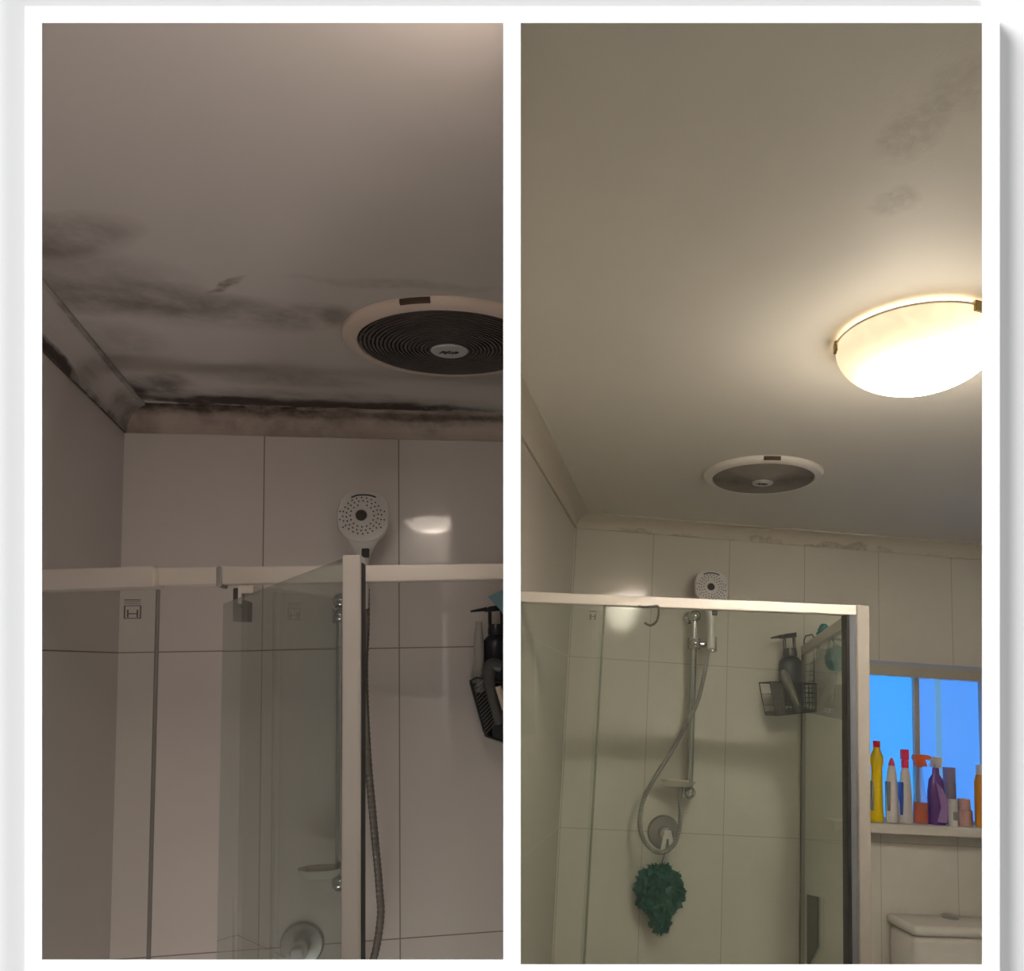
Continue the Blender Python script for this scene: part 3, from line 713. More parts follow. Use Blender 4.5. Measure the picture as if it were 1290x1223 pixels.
# ================================================================== SHOWER SCREENS
# ---- left bathroom: header rail, fixed pane, open pivot door
yr = -.42
t = thing('shower_screen', 'aluminium framed shower screen with its glass door swung open', 'shower screen', L, (0, yr, L.drop - 2.4)); T0 = Vector((0, yr, L.drop - 2.4))
def lp(u, v, dy=0): return L.y(u, v, yr + dy) - T0
def lwx(y):                                           # x of the left wall at depth y
    return L.wd.x * (y / L.wd.y)
def bar(a_top, a_bot, b_top, b_bot, dep, name, mat, par, y0=0.0, cutp=False, bev=.0012, smooth=False):
    bm = bmesh.new()
    p = [Vector(q) for q in (a_top, b_top, b_bot, a_bot)]
    hexa(bm, [q + Vector((0, y0, 0)) for q in p], [q + Vector((0, y0 + dep, 0)) for q in p])
    if bev: bmesh.ops.bevel(bm, geom=bm.edges[:], offset=bev, segments=2, affect='EDGES')
    if cutp: cut(bm, L, 638.5, True, root=L.Mc @ Matrix.Translation(T0))
    return obj(name, bm, mat, par)
def cutleft(bm, p0):                                   # stop at the left wall's face
    n = -L.wn; bmesh.ops.bisect_plane(bm, geom=bm.verts[:] + bm.edges[:] + bm.faces[:], plane_co=-Vector(p0), plane_no=n, clear_outer=True)
bar(lp(193, 715), lp(193, 737), lp(660, 709.5), lp(660, 729), .030, 'header_rail', 'alu', t, cutp=True)
bar(lp(40, 717.5, -.02), lp(40, 743.5, -.02), lp(194, 713, -.02), lp(194, 738.5, -.02), .045, 'fixed_rail', 'alu', t, cutp=False)
bar(lp(272, 713.5, -.004), lp(272, 739, -.004), lp(279, 713, -.004), lp(279, 739, -.004), .036, 'joint_clip', 'steel_dim', t)
bm = bmesh.new(); g0 = lp(40, 742, -.004); g1 = lp(196, 738, -.004); zb_ = 0.06
hexa(bm, [(g0.x, .004, g0.z), (g1.x, .004, g1.z), (lp(184, 1215, 0).x, .004, zb_), (g0.x, .004, zb_)], [(g0.x, .010, g0.z), (g1.x, .010, g1.z), (lp(184, 1215, 0).x, .010, zb_), (g0.x, .010, zb_)])
fg = obj('fixed_pane', bm, 'glass_L', t)
bm = bmesh.new(); e0 = lp(197, 742); e1 = lp(184, 1215); tube(bm, [(e0.x, .007, e0.z), (e1.x, .007, e1.z - .3)], .0030, 8); obj('pane_edge_seal', bm, M['edge_seal'] if 'edge_seal' in M else pbr('pane_edge_seal', (.20, .185, .17), .6), fg)
# etched maker's mark: a framed H under four lines of small type
bm = bmesh.new(); k = L.px(L.y(165, 768, yr))
def mk(u0, v0, u1, v1):
    a = lp(u0, v0); b = lp(u1, v1); box(bm, (a.x, .0020, b.z), (b.x, .0036, a.z))
for r_ in [(155.5, 762.5, 176.5, 763.2), (155.5, 778.3, 176.5, 779.1), (155.5, 762.5, 156.3, 779.1), (175.7, 762.5, 176.5, 779.1), (159.3, 767.8, 160.6, 777.6), (171.4, 767.8, 172.7, 777.6), (159.3, 772.2, 172.7, 773.3)]: mk(*r_)
for (v0, d) in ((754.8, .9), (757.4, .55), (759.9, .5)):
    u_ = 155.8
    while u_ < 175.5:
        w_ = random.uniform(1.0, 2.4); mk(u_, v0, min(u_ + w_, 176), v0 + d * 1.3); u_ += w_ + .7
obj('etched_mark', bm, 'etch', fg, label='small framed letter H under fine print')
# open door: hinged below the header rail, its post towards the camera
hz = lp(284, 760.5)                                   # hinge-side top corner, on the screen plane
Yn = .60
def cam2l(u, v, y): return (L.Ic @ Vector(((u - CX) / F_ * y, y, -(v - CY) / F_ * y))) - T0
far_t = Vector((hz.x, .0, hz.z))
near_t = cam2l(438, 703, Yn); near_t.z = near_t.z
farb = lp(272, 1215); 
dirx = (Vector((near_t.x, near_t.y, 0)) - Vector((far_t.x, far_t.y, 0))).normalized(); nrm = Vector((-dirx.y, dirx.x, 0))
bm = bmesh.new(); q = nrm * .003
P4 = [far_t, near_t, Vector((near_t.x, near_t.y, .06)), Vector((far_t.x - .004, far_t.y, .06))]
hexa(bm, [p - q for p in P4], [p + q for p in P4])
dr_ = obj('door', bm, 'glass_door', t, label='green-tinted frameless glass door')
# post: rectangular aluminium profile at the free edge
pt = cam2l(444, 699.5, Yn); pw = 11 * Yn / F_
bm = bmesh.new()
ax = Vector((L.Ic.to_3x3() @ Vector((1, 0, 0)))).normalized(); ay = Vector((-ax.y, ax.x, 0)); ax.z = 0
b0 = [pt - ax * pw - ay * .004, pt + ax * pw - ay * .004, pt + ax * pw + ay * .010, pt - ax * pw + ay * .010]
hexa(bm, b0, [Vector((p.x, p.y, .06)) for p in b0]); bmesh.ops.bevel(bm, geom=bm.edges[:], offset=.0008, segments=2, affect='EDGES')
po = obj('door_post', bm, 'alu_post', dr_, label='tall cream aluminium edge post')
bm = bmesh.new(); b1 = [pt + ax * pw * 1.0 + ay * .001, pt + ax * pw * 1.10 + ay * .001, pt + ax * pw * 1.10 + ay * .012, pt + ax * pw * 1.0 + ay * .012]
b1 = [p - Vector((0, 0, .006)) for p in b1]; hexa(bm, b1, [Vector((p.x, p.y, .06)) for p in b1]); obj('magnet_seal', bm, 'seal', dr_)
# pivot hinge clamped over the top corner
bm = bmesh.new(); a = lp(295, 741, -.02); b = lp(312, 783, -.02)
box(bm, (a.x, -.026, b.z + .004), (a.x + .42 * (b.x - a.x), .008, a.z)); box(bm, (a.x + .60 * (b.x - a.x), -.026, b.z + .004), (b.x, .008, a.z - .018)); box(bm, (a.x, -.026, b.z), (b.x, .008, b.z + .020))
bmesh.ops.bevel(bm, geom=bm.edges[:], offset=.001, segments=2, affect='EDGES'); hg = obj('pivot_hinge', bm, 'hinge_dark', dr_) if 'hinge_dark' in M else obj('pivot_hinge', bm, pbr('dark_hinge_metal', (.10, .095, .09), .3, metal=.6), dr_)
bm = bmesh.new(); a = lp(300, 737.5, -.03); b = lp(319, 747, -.03); box(bm, (a.x, -.030, b.z), (b.x, .006, a.z)); c_ = lp(304, 760, -.03); box(bm, (a.x, -.030, c_.z), (c_.x, -.022, b.z)); obj('hinge_cap', bm, 'alu', hg)

# ---- right bathroom: closed screen with corner post and return pane
yR = -.80
T1 = Vector((0, yR, R.drop - 2.4))
t = thing('shower_screen', 'closed shower screen with cream header rail and corner post beside the window', 'shower screen', R, T1)
def rp(u, v, dy=0): return R.y(u, v, yR + dy) - T1
def barR(q, dep, name, mat, par, y0=0.0, bev=.0012, cutp=False):
    bm = bmesh.new(); p = [Vector(x) for x in q]
    hexa(bm, [x + Vector((0, y0, 0)) for x in p], [x + Vector((0, y0 + dep, 0)) for x in p])
    if bev: bmesh.ops.bevel(bm, geom=bm.edges[:], offset=bev, segments=2, affect='EDGES')
    if cutp: cut(bm, R, 651.5, False, root=R.Mc @ Matrix.Translation(T1))
    return obj(name, bm, mat, par)
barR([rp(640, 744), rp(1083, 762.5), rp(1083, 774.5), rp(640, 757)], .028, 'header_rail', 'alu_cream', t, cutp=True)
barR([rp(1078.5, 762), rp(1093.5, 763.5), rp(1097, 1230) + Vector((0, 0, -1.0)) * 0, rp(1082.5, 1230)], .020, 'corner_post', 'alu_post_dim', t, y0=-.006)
# the return profile faces the shower side, cooler in tone
barR([rp(1071, 772), rp(1078.5, 772), rp(1082.5, 1230), rp(1075, 1230)], .03, 'inner_post', 'alu_grey', t, y0=.004)
barR([rp(1067.5, 772), rp(1071, 772), rp(1075, 1230), rp(1070.5, 1230)], .028, 'post_seal', 'seal', t, y0=.004, bev=0)
barR([rp(652, 755), rp(656.5, 755), rp(654.5, 1230), rp(650, 1230)], .02, 'wall_jamb', 'alu_grey', t, y0=0, bev=0, cutp=True)
gz = rp(700, 1230).z - .3
def paneR(u0, u1, ub0, ub1, y0, name, par=t):
    a = rp(u0, 757); b = rp(u1, 768); c = rp(ub1, 1230); d = rp(ub0, 1230); bm = bmesh.new()
    Q = [Vector((a.x, y0, a.z)), Vector((b.x, y0, b.z)), Vector((c.x, y0, c.z)), Vector((d.x, y0, d.z))]
    hexa(bm, Q, [p + Vector((0, .006, 0)) for p in Q]); return obj(name, bm, 'glass_R', par)
pa = paneR(657, 764, 655, 738, .014, 'fixed_pane')
bm = bmesh.new(); a = rp(763, 760); b = rp(736, 1230); tube(bm, [(a.x, .016, a.z), (b.x, .016, b.z)], .0026, 8); obj('pane_edge_seal', bm, pbr('pane_edge_seal_pale', (.30, .285, .24), .6), pa)
pb = paneR(757, 1070, 731, 1073, .006, 'door', t); pb['label'] = 'wide frameless glass door with a round hinge'
bm = bmesh.new(); a = rp(745, 768); b = rp(755, 781)
for (u0, v0, u1, v1) in [(743, 768.3, 753, 770.2), (744, 772.5, 745.6, 780), (750, 772.5, 751.6, 780), (744, 775, 751, 776.3)]:
    p = rp(u0, v0); q = rp(u1, v1); box(bm, (p.x, .0115, q.z), (q.x, .0135, p.z))
obj('etched_mark', bm, 'etchR', pa) if 'etchR' in M else obj('etched_mark', bm, pbr('etched_mark_pale', (.22, .21, .17), .6), pa)
bm = bmesh.new(); pts = [rp(804, 763.5), rp(812, 764.5), rp(822, 764), rp(829, 764), rp(829.5, 774), rp(827, 783), rp(819.5, 787.5), rp(812, 784)]
tube(bm, bez([(p.x, .0, p.z) for p in pts], 5), .0032, 8); obj('round_hinge', bm, pbr('hinge_metal_dull', (.16, .14, .11), .35, metal=.5), pb)
# return pane running back from the post to the wall
xw = R.y(1010, 906, 0).x; xf = rp(1070, 900).x
zt_ = rp(1070, 776).z
bm = bmesh.new()
Q = [Vector((xf, .03, zt_)), Vector((xw, -yR, zt_)), Vector((xw, -yR, .06)), Vector((xf, .03, .06))]
hexa(bm, Q, [p + Vector((.006, 0, 0)) for p in Q]); rpn = obj('return_pane', bm, 'glass_R', t)
bm = bmesh.new(); hh = .030
Q = [Vector((xf - .004, .03, zt_)), Vector((xf + .014, .03, zt_)), Vector((xf + .014, .03, zt_ - hh)), Vector((xf - .004, .03, zt_ - hh))]
P_ = [Vector((xw - .004, -yR, zt_)), Vector((xw + .014, -yR, zt_)), Vector((xw + .014, -yR, zt_ - hh)), Vector((xw - .004, -yR, zt_ - hh))]
hexa(bm, Q, P_); obj('return_rail', bm, 'alu', t)
bm = bmesh.new(); box(bm, (xw - .003, -yR - .012, .06), (xw + .010, -yR, zt_)); obj('wall_channel', bm, pbr('grey_channel', (.26, .24, .20), .4, metal=.4), t)
# dark overlay mark, made up as a solid sliver on the return pane
def onret(u, v):
    # the pane's plane holds the vertical and the line front->wall
    n = Vector((xw - xf, -yR - .03, 0)).normalized(); nn = Vector((-n.y, n.x, 0)); p0 = Vector((xf - .002, .03, 0)) + T1
    return R.hit(u, v, nn, p0.dot(nn))
Q = [onret(1017.3, 1126.6), onret(1030.8, 1129.8), onret(1030.8, 1193), onret(1017.3, 1220.3)]
bm = bmesh.new(); c0 = Q[0].copy(); hexa(bm, [p - c0 for p in Q], [p - c0 + Vector((-.002, 0, 0)) for p in Q])
tag(obj('overlay_sliver', bm, 'plate_dark', mw=R.Mw @ Matrix.Translation(c0)), 'dark grey slanting overlay mark placed low on the side glass of the right shower', 'strip')

# ================================================================== CADDIES AND BOTTLES
def pump_bottle(room, c, k, label, wb, hb, mat, lean=0, nozzle_len=20, cutit=False, loop=True):
    """k metres per pixel; body wb x hb pixels; origin at the foot"""
    rot = Matrix.Rotation(math.radians(lean), 4, 'Y')
    t = thing('pump_bottle', label, 'bottle', room, c, rot=rot); Mr = room.Mc @ Matrix.Translation(Vector(c)) @ rot
    def fin(n, bm, m, sm=True):
        if cutit: cut(bm, room, 638.5, True, root=Mr)
        return obj(n, bm, m, t, smooth=sm)
    r = wb * k / 2; h = hb * k
    bm = bmesh.new(); lathe(bm, [(r * .92, 0), (r, .004), (r, h * .80), (r * .93, h * .90), (r * .70, h * .97), (r * .52, h)], 36, sy=.75); fin('body', bm, mat)
    bm = bmesh.new(); rc = r * .58; hc = h * .17; lathe(bm, [(rc, h), (rc * 1.02, h + hc * .5), (rc * .9, h + hc)], 28); fin('collar', bm, 'black')
    bm = bmesh.new(); z1 = h + hc; z2 = z1 + h * .22; s = r * .42
    for sx in ((-s, s) if loop else (0,)): tube(bm, [(sx, 0, z1 - .003), (sx, 0, z2)], r * .13, 10)
    hexa(bm, [(-s * 1.9, -r * .25, z2 - r * .12), (s * 1.35, -r * .25, z2), (s * 1.35, -r * .25, z2 + r * .42), (-s * 1.2, -r * .25, z2 + r * .26)],
         [(-s * 1.9, r * .25, z2 - r * .12), (s * 1.35, r * .25, z2), (s * 1.35, r * .25, z2 + r * .42), (-s * 1.2, r * .25, z2 + r * .26)])
    tube(bm, [(-s * 1.4, 0, z2 + r * .12), (-nozzle_len * k, 0, z2 - r * .05)], [r * .15, r * .07], 10)
    fin('pump', bm, 'black', False); return t
# ---- left
yc = -.075
kL = L.px(L.y(615, 850, yc))
c = L.y(622, 846, yc)
pump_bottle(L, L.y(626, 880, yc), kL, 'black pump bottle in the left caddy with its spout pointing left', 36, 80, 'navy', 0, 32, cutit=True)
c = L.y(604, 872, yc - .012); bm = bmesh.new(); lathe(bm, [(5.8 * kL, 0), (6.8 * kL, .004), (6.6 * kL, 60 * kL), (5 * kL, 76 * kL), (4 * kL, 82 * kL), (4 * kL, 88 * kL), (0, 88 * kL)], 28)
tag(obj('shampoo_bottle', bm, 'pale_bottle', mw=L.Mw @ Matrix.Translation(c), smooth=True), 'slim pale grey bottle standing left of the black pump bottle', 'bottle')
c = L.y(624, 912, yc - .035); bm = bmesh.new()
tube(bm, bez([(6 * kL, 0, 0), (-2 * kL, 0, 30 * kL), (-7 * kL, 0, 58 * kL), (-4 * kL, .0, 72 * kL), (8 * kL, .0, 70 * kL)], 8), [6 * kL] * 8 + [7 * kL] * 8 + [8 * kL] * 8 + [8 * kL] * 9, 16)
cut(bm, L, 638.5, True, root=L.Mc @ Matrix.Translation(c))
tag(obj('razor_handle', bm, 'grey_tube', mw=L.Mw @ Matrix.Translation(c), smooth=True), 'bent dark grey handle leaning out of the left caddy', 'razor')
c = L.y(634, 885, yc - .05); bm = bmesh.new(); tube(bm, [(-6 * kL, 0, 20 * kL), (2 * kL, 0, -8 * kL)], 4 * kL, 12); cut(bm, L, 638.5, True, root=L.Mc @ Matrix.Translation(c))
tag(obj('cream_tube', bm, 'fan_white', mw=L.Mw @ Matrix.Translation(c), smooth=True), 'beige tube tip at the edge of the left caddy', 'tube')
# basket with slanted slats
c = L.y(592, 858, yc - .03); org = Vector(c); t = thing('shower_caddy', 'black slatted shower caddy on the tiled wall, left bathroom', 'caddy', L, org)
Mr = L.Mc @ Matrix.Translation(org)
def q2(u, v, dy=0): return L.y(u, v, yc - .03 + dy) - org
bm = bmesh.new()
for k in range(15):
    f = k / 14; a = q2(593 + 21 * f * 0 + 19 * f, 859 + 69 * f); b = q2(612 + 28 * f, 859 + 60 * f - 6)
    a2 = a.lerp(b, 0)
    s = q2(594 + 17 * f + 1, 862 + 62 * f); e = q2(616 + 14 * f, 842 + 62 * f); tube(bm, [s, e], .0011, 6)
cut(bm, L, 638.5, True, root=Mr); obj('slats', bm, pbr('grey_slats', (.17, .16, .15), .4), t)
bm = bmesh.new(); tube(bm, [q2(592.5, 858), q2(600, 853.5), q2(616, 857), q2(650, 862)], .0022, 8); tube(bm, [q2(593, 859), q2(612, 927), q2(634, 935), q2(650, 940)], .0022, 8)
cut(bm, L, 638.5, True, root=Mr); obj('rim', bm, 'wire', t)
bm = bmesh.new(); P4 = [q2(595, 860), q2(646, 866), q2(646, 939), q2(613, 927)]
hexa(bm, [p + Vector((0, .062, 0)) for p in P4], [p + Vector((0, .066, 0)) for p in P4])
P5 = [q2(613, 925), q2(646, 937), q2(646, 941), q2(613, 929)]; hexa(bm, P5, [p + Vector((0, .066, 0)) for p in P5])
P6 = [q2(593.5, 859), q2(595.5, 859), q2(614, 927), q2(612, 927)]; hexa(bm, P6, [p + Vector((0, .10, 0)) for p in P6]); 
P7 = [q2(622, 880), q2(646, 880), q2(646, 939), q2(620, 931)]; hexa(bm, P7, [p + Vector((0, .003, 0)) for p in P7])
cut(bm, L, 638.5, True, root=Mr); obj('tray', bm, 'wire', t)
# pale blue scoop at the top
c = L.y(615, 751, yc - .05); bm = bmesh.new()
P4 = [L.y(614.5, 751.5, yc - .05) - c, L.y(650, 735, yc - .05) - c, L.y(650, 800, yc - .05) - c, L.y(630, 768, yc - .05) - c]
hexa(bm, P4, [p + Vector((.004, .03, 0)) for p in P4]); cut(bm, L, 638.5, True, root=L.Mc @ Matrix.Translation(c)); bmesh.ops.bevel(bm, geom=bm.edges[:], offset=.001, segments=2, affect='EDGES')
tag(obj('plastic_scoop', bm, 'blue_cloth', mw=L.Mw @ Matrix.Translation(c)), 'pale blue plastic piece above the black pump bottle, left bathroom', 'scoop')

# ---- right
yc = -.09
c = R.y(1000, 880, yc); kR = R.px(c)
pump_bottle(R, R.y(999, 889, yc), kR, 'black pump bottle standing in the wire caddy, right bathroom', 30, 62, 'navy', -4, 24)
c = R.y(1007, 897, yc - .05); t = thing('razor_handle', 'dark grey handle with a painted silver glint leaning in the wire caddy', 'razor', R, c, rot=Matrix.Rotation(math.radians(-24), 4, 'Y'))
bm = bmesh.new(); lathe(bm, [(3.5 * kR, 0), (5 * kR, .01), (5.5 * kR, 30 * kR), (6 * kR, 45 * kR), (3.5 * kR, 55 * kR), (0, 56 * kR)], 20); obj('handle', bm, 'grey_tube', t, smooth=True)
bm = rbox((-1.0 * kR, -6.2 * kR, 9 * kR), (1.6 * kR, -4.8 * kR, 37 * kR), .0008, 2); obj('strip', bm, 'silver', t)  # raised silver piece stands in for the handle's highlight
org = R.y(972, 859, yc - .045); t = thing('wire_caddy', 'black wire caddy hanging in the shower corner beside the side glass', 'caddy', R, org)
def q3(u, v, dy=0): return R.y(u, v, yc - .045 + dy) - org
def q3b(u, v): return R.y(u, v, -.012) - org
bm = bmesh.new(); wr = .0017
F4 = [q3(970, 859), q3(1028, 861), q3(1028, 896), q3(978, 901)]
for a, b in zip(F4, F4[1:] + F4[:1]): tube(bm, [a, b], wr * 1.4, 8)
for k in range(1, 12):
    f = k / 12; tube(bm, [F4[0].lerp(F4[1], f), F4[3].lerp(F4[2], f)], wr * .8, 6)
for k in range(1, 6):
    f = k / 6; tube(bm, [F4[0].lerp(F4[3], f), F4[1].lerp(F4[2], f)], wr * .8, 6)
dp = Vector((0, .10, 0))
for p in F4: tube(bm, [p, p + dp], wr * 1.2, 8)
for k in range(0, 11):
    f = k / 10; a = F4[3].lerp(F4[2], f); tube(bm, [a, a + dp], wr, 6)
for f in (.35, .7):
    for a, b in ((F4[0], F4[3]), (F4[1], F4[2])): p = a.lerp(b, f); tube(bm, [p, p + dp], wr * .8, 6)
G4 = [p + dp for p in F4]
for a, b in zip(G4, G4[1:] + G4[:1]): tube(bm, [a, b], wr, 8)
obj('basket', bm, 'wire', t)
bm = bmesh.new(); hexa(bm, [F4[0], q3(986, 859), q3(990, 901), F4[3]], [p + Vector((0, .003, 0)) for p in (F4[0], q3(986, 859), q3(990, 901), F4[3])])
hexa(bm, [F4[3], F4[2], F4[2] + Vector((0, 0, .012)), F4[3] + Vector((0, 0, .012))], [p + dp for p in (F4[3], F4[2], F4[2] + Vector((0, 0, .012)), F4[3] + Vector((0, 0, .012)))])
obj('side_plate', bm, pbr('smoky_plate', (.05, .05, .045), .4), t)
bm = bmesh.new()
for (u0, u1, vt) in ((1013, 1025, 801),):
    tube(bm, [q3b(u0, 897), q3b(u0, vt + 5), q3b(u0 + 2, vt), q3b(u1 - 2, vt - 2), q3b(u1, vt + 1), q3b(u1 + 1, 897)], wr * 1.4, 8)
tube(bm, [q3b(1013, 838), q3b(1020, 836), q3b(1026, 834)], wr, 8)
for v_ in (845, 850, 858, 872, 885): tube(bm, [q3b(1013, v_), q3b(1026, v_)], wr * .8, 6)
obj('hanger', bm, 'wire', t)
# blue things hanging behind the side glass
cb = R.y(1053, 829, -.30); kb = R.px(cb); t = thing('bath_puff', 'teal blue bath puff hanging by the side glass beneath its rail', 'bath puff', R, cb)
obj('net_ball', puff('', '', '', R, cb, 13 * kb, .04, 19 * kb, 'teal', 3, 40), 'teal', t)
bm = bmesh.new(); tube(bm, bez([(0, 0, 14 * kb), (-6 * kb, 0, 28 * kb), (-11 * kb, .0, 36 * kb)], 6), .003, 8); obj('cord', bm, 'teal', t)
cb = R.y(1038, 798, -.30); bm = puff('', '', '', R, cb, 9 * kb, .03, 13 * kb, 'teal', 9, 24)
tag(obj('wash_mitt', bm, 'teal', mw=R.Mw @ Matrix.Translation(cb)), 'small blue wash mitt draped over the side rail, left of the teal puff', 'wash mitt')

# ================================================================== WINDOW, SILL, BOTTLES, TOILET (right bathroom)
wo = Vector(((wx0 + wx1) / 2, 0, wz0)); zo = wz0
win = thing('window_1', 'sliding window with bright blue frosted panes', 'window', R, wo); win['kind'] = 'structure'; del win['label']; del win['category']
def wy(u, v, y=.05): return R.y(u, v, y) - wo
def wbar(u0, v0, u1, v1, y0, y1, name, mat, bev=.001):
    a = wy(u0, v0, y0); b = wy(u1, v1, y0); bm = bmesh.new(); box(bm, (a.x, y0, b.z), (b.x, y1, a.z))
    if bev: bmesh.ops.bevel(bm, geom=bm.edges[:], offset=bev, segments=1, affect='EDGES')
    return obj(name, bm, mat, win)
W2 = wx1 - wo.x; H2 = wz1 - wz0
bm = bmesh.new(); box(bm, (-W2, .0, H2 - .045), (W2, .06, H2)); box(bm, (-W2, .02, 0), (W2, .06, .012)); box(bm, (-W2, .0, 0), (-W2 + .012, .06, H2)); box(bm, (W2 - .012, .0, 0), (W2, .06, H2))
obj('window_frame', bm, 'winframe', win)
bm = bmesh.new(); box(bm, (-W2, -.006, H2 - .008), (W2, .002, H2 + .006)); obj('top_bead', bm, pbr('bluish_bead', (.42, .46, .55), .3, metal=.3), win)
xm = wy(1152, 950).x; xm2 = wy(1183, 950).x; xe = wy(1236, 950).x
bm = bmesh.new(); box(bm, (-W2 + .012, .048, .012), (xm, .052, H2 - .045)); obj('pane', bm, 'pane', win)
bm = bmesh.new(); box(bm, (xm, .052, .012), (W2 - .012, .056, H2 - .045)); obj('pane', bm, 'pane2', win)
bm = bmesh.new(); box(bm, (xm - .008, .030, .012), (xm + .010, .050, H2 - .04)); obj('sash_stile', bm, 'winframe', win)
bm = bmesh.new(); box(bm, (xm2 - .012, .046, .012), (xm2 + .010, .0515, H2 - .045)); obj('pane_overlap', bm, 'panestrip', win)
bm = bmesh.new(); box(bm, (xe - .006, .030, .012), (xe + .012, .050, H2 - .04)); obj('sash_stile', bm, 'winframe', win)
# sill shelf
ys = -.075
a = R.y(1096, 1040, ys); b = R.y(1260, 1052, ys); zst = R.y(1165, 1039.5, ys).z; zsb = R.y(1165, 1052.5, ys).z
bm = rbox((R.y(1086, 1045, ys).x - .1, ys, zsb), (wx1 + .25, .0, zst), .003, 2); struct('trim_7', bm, 'sill', R.Mw)
# flush back sill inside the reveal
bm = bmesh.new(); box(bm, (wx0, 0, zst - .03), (wx1, .03, zst + .002)); struct('trim_8', bm, 'sill', R.Mw)
def bottle(name, u, vt, wpx, label, parts, yb=-.035, cat='bottle', vb=1038, rot=0):
    """parts: (name, mat, [(r px, h px above foot)], sy)"""
    p = R.y(u, vb, yb); c = Vector((p.x, yb, zst)); k = R.px(c)
    t = thing(name, label, cat, R, c, 'cleaning bottles and toiletries on the window sill', rot=Matrix.Rotation(math.radians(rot), 4, 'Z'))
    for (n, m, prof, sy) in parts:
        bm = bmesh.new(); lathe(bm, [(r * k, h * k) for r, h in prof], 28, sy=sy); obj(n, bm, m, t, smooth=True)
    return t, k
def trigger(t, k, h, mat, flip=1, s=1.0, nm='trigger_head'):
    bm = bmesh.new(); f = flip
    prism(bm, [(x * k * s * f, (h + z * s) * k) for x, z in [(-5.5, 0), (-5.5, 5), (-8, 9), (-7, 13), (8, 13.5), (11, 11.5), (11, 9), (4, 8.5), (7, 1), (5.5, 0.5), (2.5, 7), (1.8, 0)]], 7 * k * s, Matrix.Translation((0, -3.5 * k * s, 0)))
    bmesh.ops.bevel(bm, geom=bm.edges[:], offset=.0008, segments=2, affect='EDGES'); return obj(nm, bm, mat, t)
t, k = bottle('cleaner_bottle', 1105, 939, 16, 'tall yellow cleaner bottle with a red cap, nearest the corner post', [
    ('body', 'yellow', [(8, 0), (8.8, 3), (7.6, 20), (6.8, 66), (8.4, 72), (8.4, 80), (5, 88), (4, 92)], .8), ('cap', 'red', [(4.3, 92), (4.3, 100), (0, 100)], 1)])
bm = rbox((-9.0 * k, -5 * k, 14 * k), (-6.2 * k, 4 * k, 50 * k), .001, 1); obj('label_sticker', bm, 'greylab', t)
t, k = bottle('cleaner_bottle', 1124, 959, 14, 'white squeeze bottle with a small dark pink cap, right of the yellow bottle', [
    ('body', 'wbottle', [(7.6, 0), (8.2, 4), (7.6, 40), (6.0, 60), (4, 70)], .8), ('cap', 'pink', [(4.2, 70), (3.6, 73), (1.6, 79), (0, 80)], 1)])
bm = rbox((-7.6 * k, -5 * k, 14 * k), (-4.2 * k, 3 * k, 50 * k), .001, 1); obj('label_sticker', bm, 'greylab', t)
t, k = bottle('cleaner_bottle', 1141, 946, 14, 'white bottle with a bright pink nozzle and blue label', [
    ('body', 'wbottle', [(8.6, 0), (9, 4), (8, 36), (6.0, 60), (4, 68)], .8)])
bm = bmesh.new(); lathe(bm, [(4.5 * k, 68 * k), (4.5 * k, 77 * k), (3.2 * k, 78 * k)], 20); obj('collar', bm, 'hotpink', t)
bm = rbox((-5.0 * k, -3.5 * k, 78 * k), (4.4 * k, 3.5 * k, 91 * k), .004, 3); obj('nozzle_head', bm, 'hotpink', t)
bm = rbox((-8.2 * k, -5 * k, 10 * k), (-4.8 * k, 3 * k, 50 * k), .001, 1); obj('label_sticker', bm, 'bluelab', t, label='blue label')
t, k = bottle('spray_bottle', 1160, 949, 20, 'clear spray bottle of orange cleaner with an orange trigger', [
    ('body', 'clearpl', [(9.2, 0), (9.8, 3), (9.5, 28), (6.5, 40), (3.2, 66), (3.2, 72)], .7), ('liquid', 'orangeliq', [(8.6, 1), (9.2, 3), (8.9, 26), (0, 26)], .68)])
bm = bmesh.new(); tube(bm, [(0, 0, 20 * k), (0, 0, 70 * k)], .8 * k, 8); obj('dip_tube', bm, 'wbottle', t); trigger(t, k, 70, 'orange', 1, 1.15)
t, k = bottle('spray_bottle', 1180, 950, 22, 'purple bottle with a white trigger, right of the orange spray', [
    ('body', 'purple', [(11, 0), (11.5, 4), (11, 40), (9, 55), (4.5, 62), (4, 70)], .7)])
trigger(t, k, 70, 'wbottle', -1, 1.0)
bm = bmesh.new(); prism(bm, [(x * k, z * k) for x, z in [(-4, 4), (9, 3), (9.5, 30), (4, 44), (-6, 54), (-2, 38), (1, 22)]], .0015, Matrix.Translation((0, -8.6 * k, 0))); obj('label_sticker', bm, 'lilac', t, label='lilac swirl label')
t, k = bottle('spray_can', 1198, 968, 14, 'grey-lilac spray can behind the small white tub', [('can', 'canlilac', [(7.4, 0), (7.6, 2), (7.6, 54), (7.2, 56)], 1), ('lid', 'lilac2', [(7.4, 56), (7.4, 70), (0, 70)], 1)], yb=-.012) if False else (None, None)
M['lilac2'] = pbr('lilac_lid', (.28, .22, .34), .4)
t, k = bottle('spray_can', 1197, 968, 14, 'tall grey-lilac spray can standing behind a small white tub', [('can', 'canlilac', [(7.2, 0), (7.6, 2), (7.6, 50), (7.0, 52)], 1), ('lid', 'lilac2', [(7.4, 52), (7.4, 70), (0, 70)], 1)], yb=-.008)
t, k = bottle('tub', 1201, 1003, 10, 'small white tub in front of the grey-lilac can', [('body', 'wbottle', [(5.4, 0), (5.6, 2), (5.6, 22), (5, 24)], 1), ('lid', 'wbottle', [(5.8, 24), (5.8, 33), (0, 33)], 1)], yb=-.062)
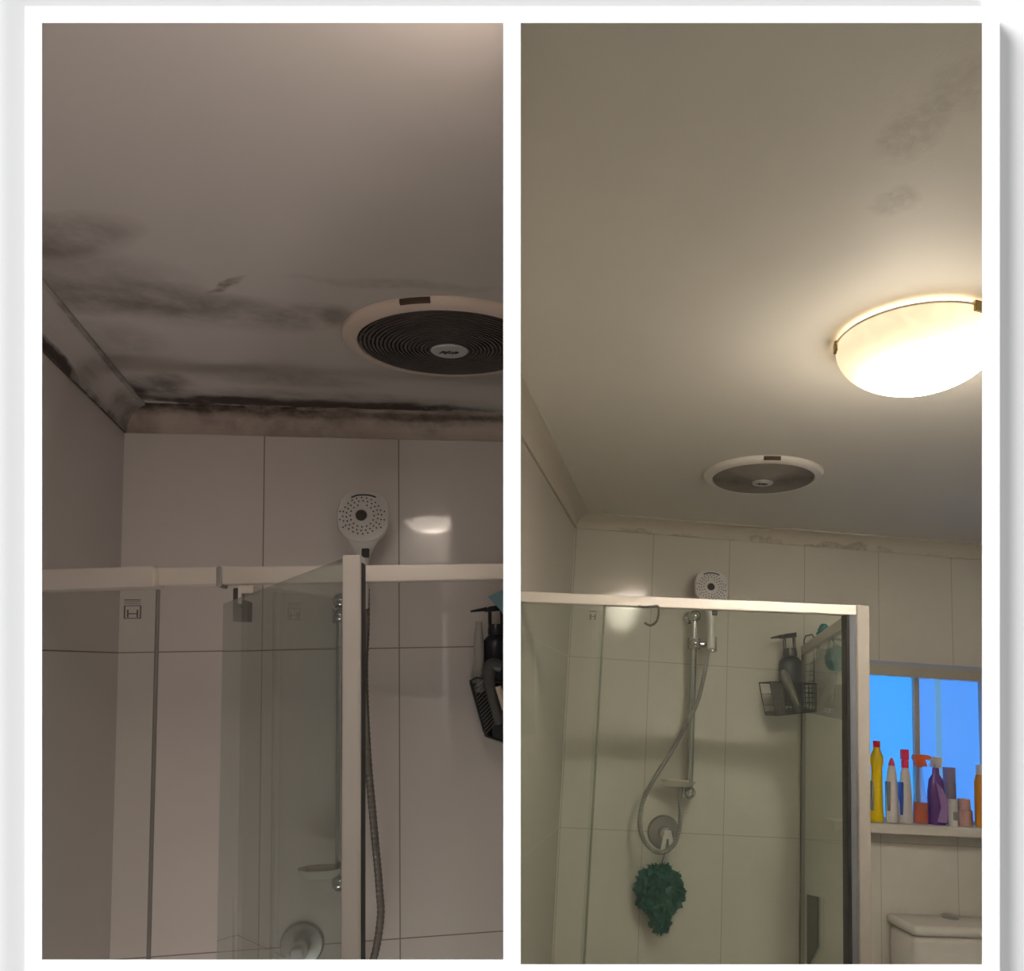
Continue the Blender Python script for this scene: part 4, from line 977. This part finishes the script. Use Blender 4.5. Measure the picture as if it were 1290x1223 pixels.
bm = rbox((-3 * k, -6 * k, 8 * k), (3 * k, -5 * k, 18 * k), .0004, 1); obj('label_sticker', bm, 'greylab', t)
t, k = bottle('jar', 1215, 1005, 18, 'dusty pink jar with a rounded lid near the right end of the sill', [('body', 'pinkjar', [(9, 0), (9.6, 2), (9.6, 18), (8.6, 20)], 1), ('lid', 'pinkjar', [(7.2, 20), (7.6, 22), (7.2, 33), (0, 34)], 1)])
t, k = bottle('cleaner_bottle', 1237, 961, 14, 'amber bottle with a white cap, last on the right', [('body', 'amber', [(8, 0), (8.6, 3), (8.2, 55), (6, 64)], .8), ('cap', 'wbottle', [(5.5, 64), (5.0, 76), (0, 77)], 1)])
# toilet cistern below the sill
yt = -.17
a = R.y(1137, 1158, yt); ztk = R.y(1190, 1168, yt).z
x0 = R.y(1150, 1190, yt).x; x1 = x0 + .40; fl = R.drop - 2.4
t = thing('toilet', 'white toilet cistern with a round flush button under the window', 'toilet', R, ((x0 + x1) / 2, -.10, fl)); T2 = Vector(((x0 + x1) / 2, -.10, fl))
hwd = (x1 - x0) / 2
bm = rbox((-hwd + .006, yt + .106, .42), (hwd - .006, .095, ztk - fl - .030), .025, 4); obj('cistern', bm, 'ceramic', t, smooth=True)
bm = rbox((-hwd, yt + .10, ztk - fl - .034), (hwd, .098, ztk - fl), .016, 5); obj('cistern_lid', bm, 'ceramic', t, smooth=True)
pb_ = R.z(1197, 1156, ztk) - T2
bm = bmesh.new(); lathe(bm, [(.028, 0), (.028, .006), (.024, .009), (0, .009)], 32, Matrix.Translation((pb_.x, pb_.y, ztk - fl - .001))); obj('flush_button', bm, 'steel_dim', t, smooth=True)
bm = bmesh.new(); lathe(bm, [(.11, 0), (.10, .1), (.12, .25), (.18, .38), (.19, .42), (.15, .42), (.10, .34), (0, .30)], 40, Matrix.Translation((0, -.30, 0)), sy=1.3); obj('bowl', bm, 'ceramic', t, smooth=True)
bm = bmesh.new(); lathe(bm, [(.19, .42), (.19, .44), (0, .445)], 40, Matrix.Translation((0, -.30, 0)), sy=1.3); obj('seat_lid', bm, 'ceramic', t, smooth=True)
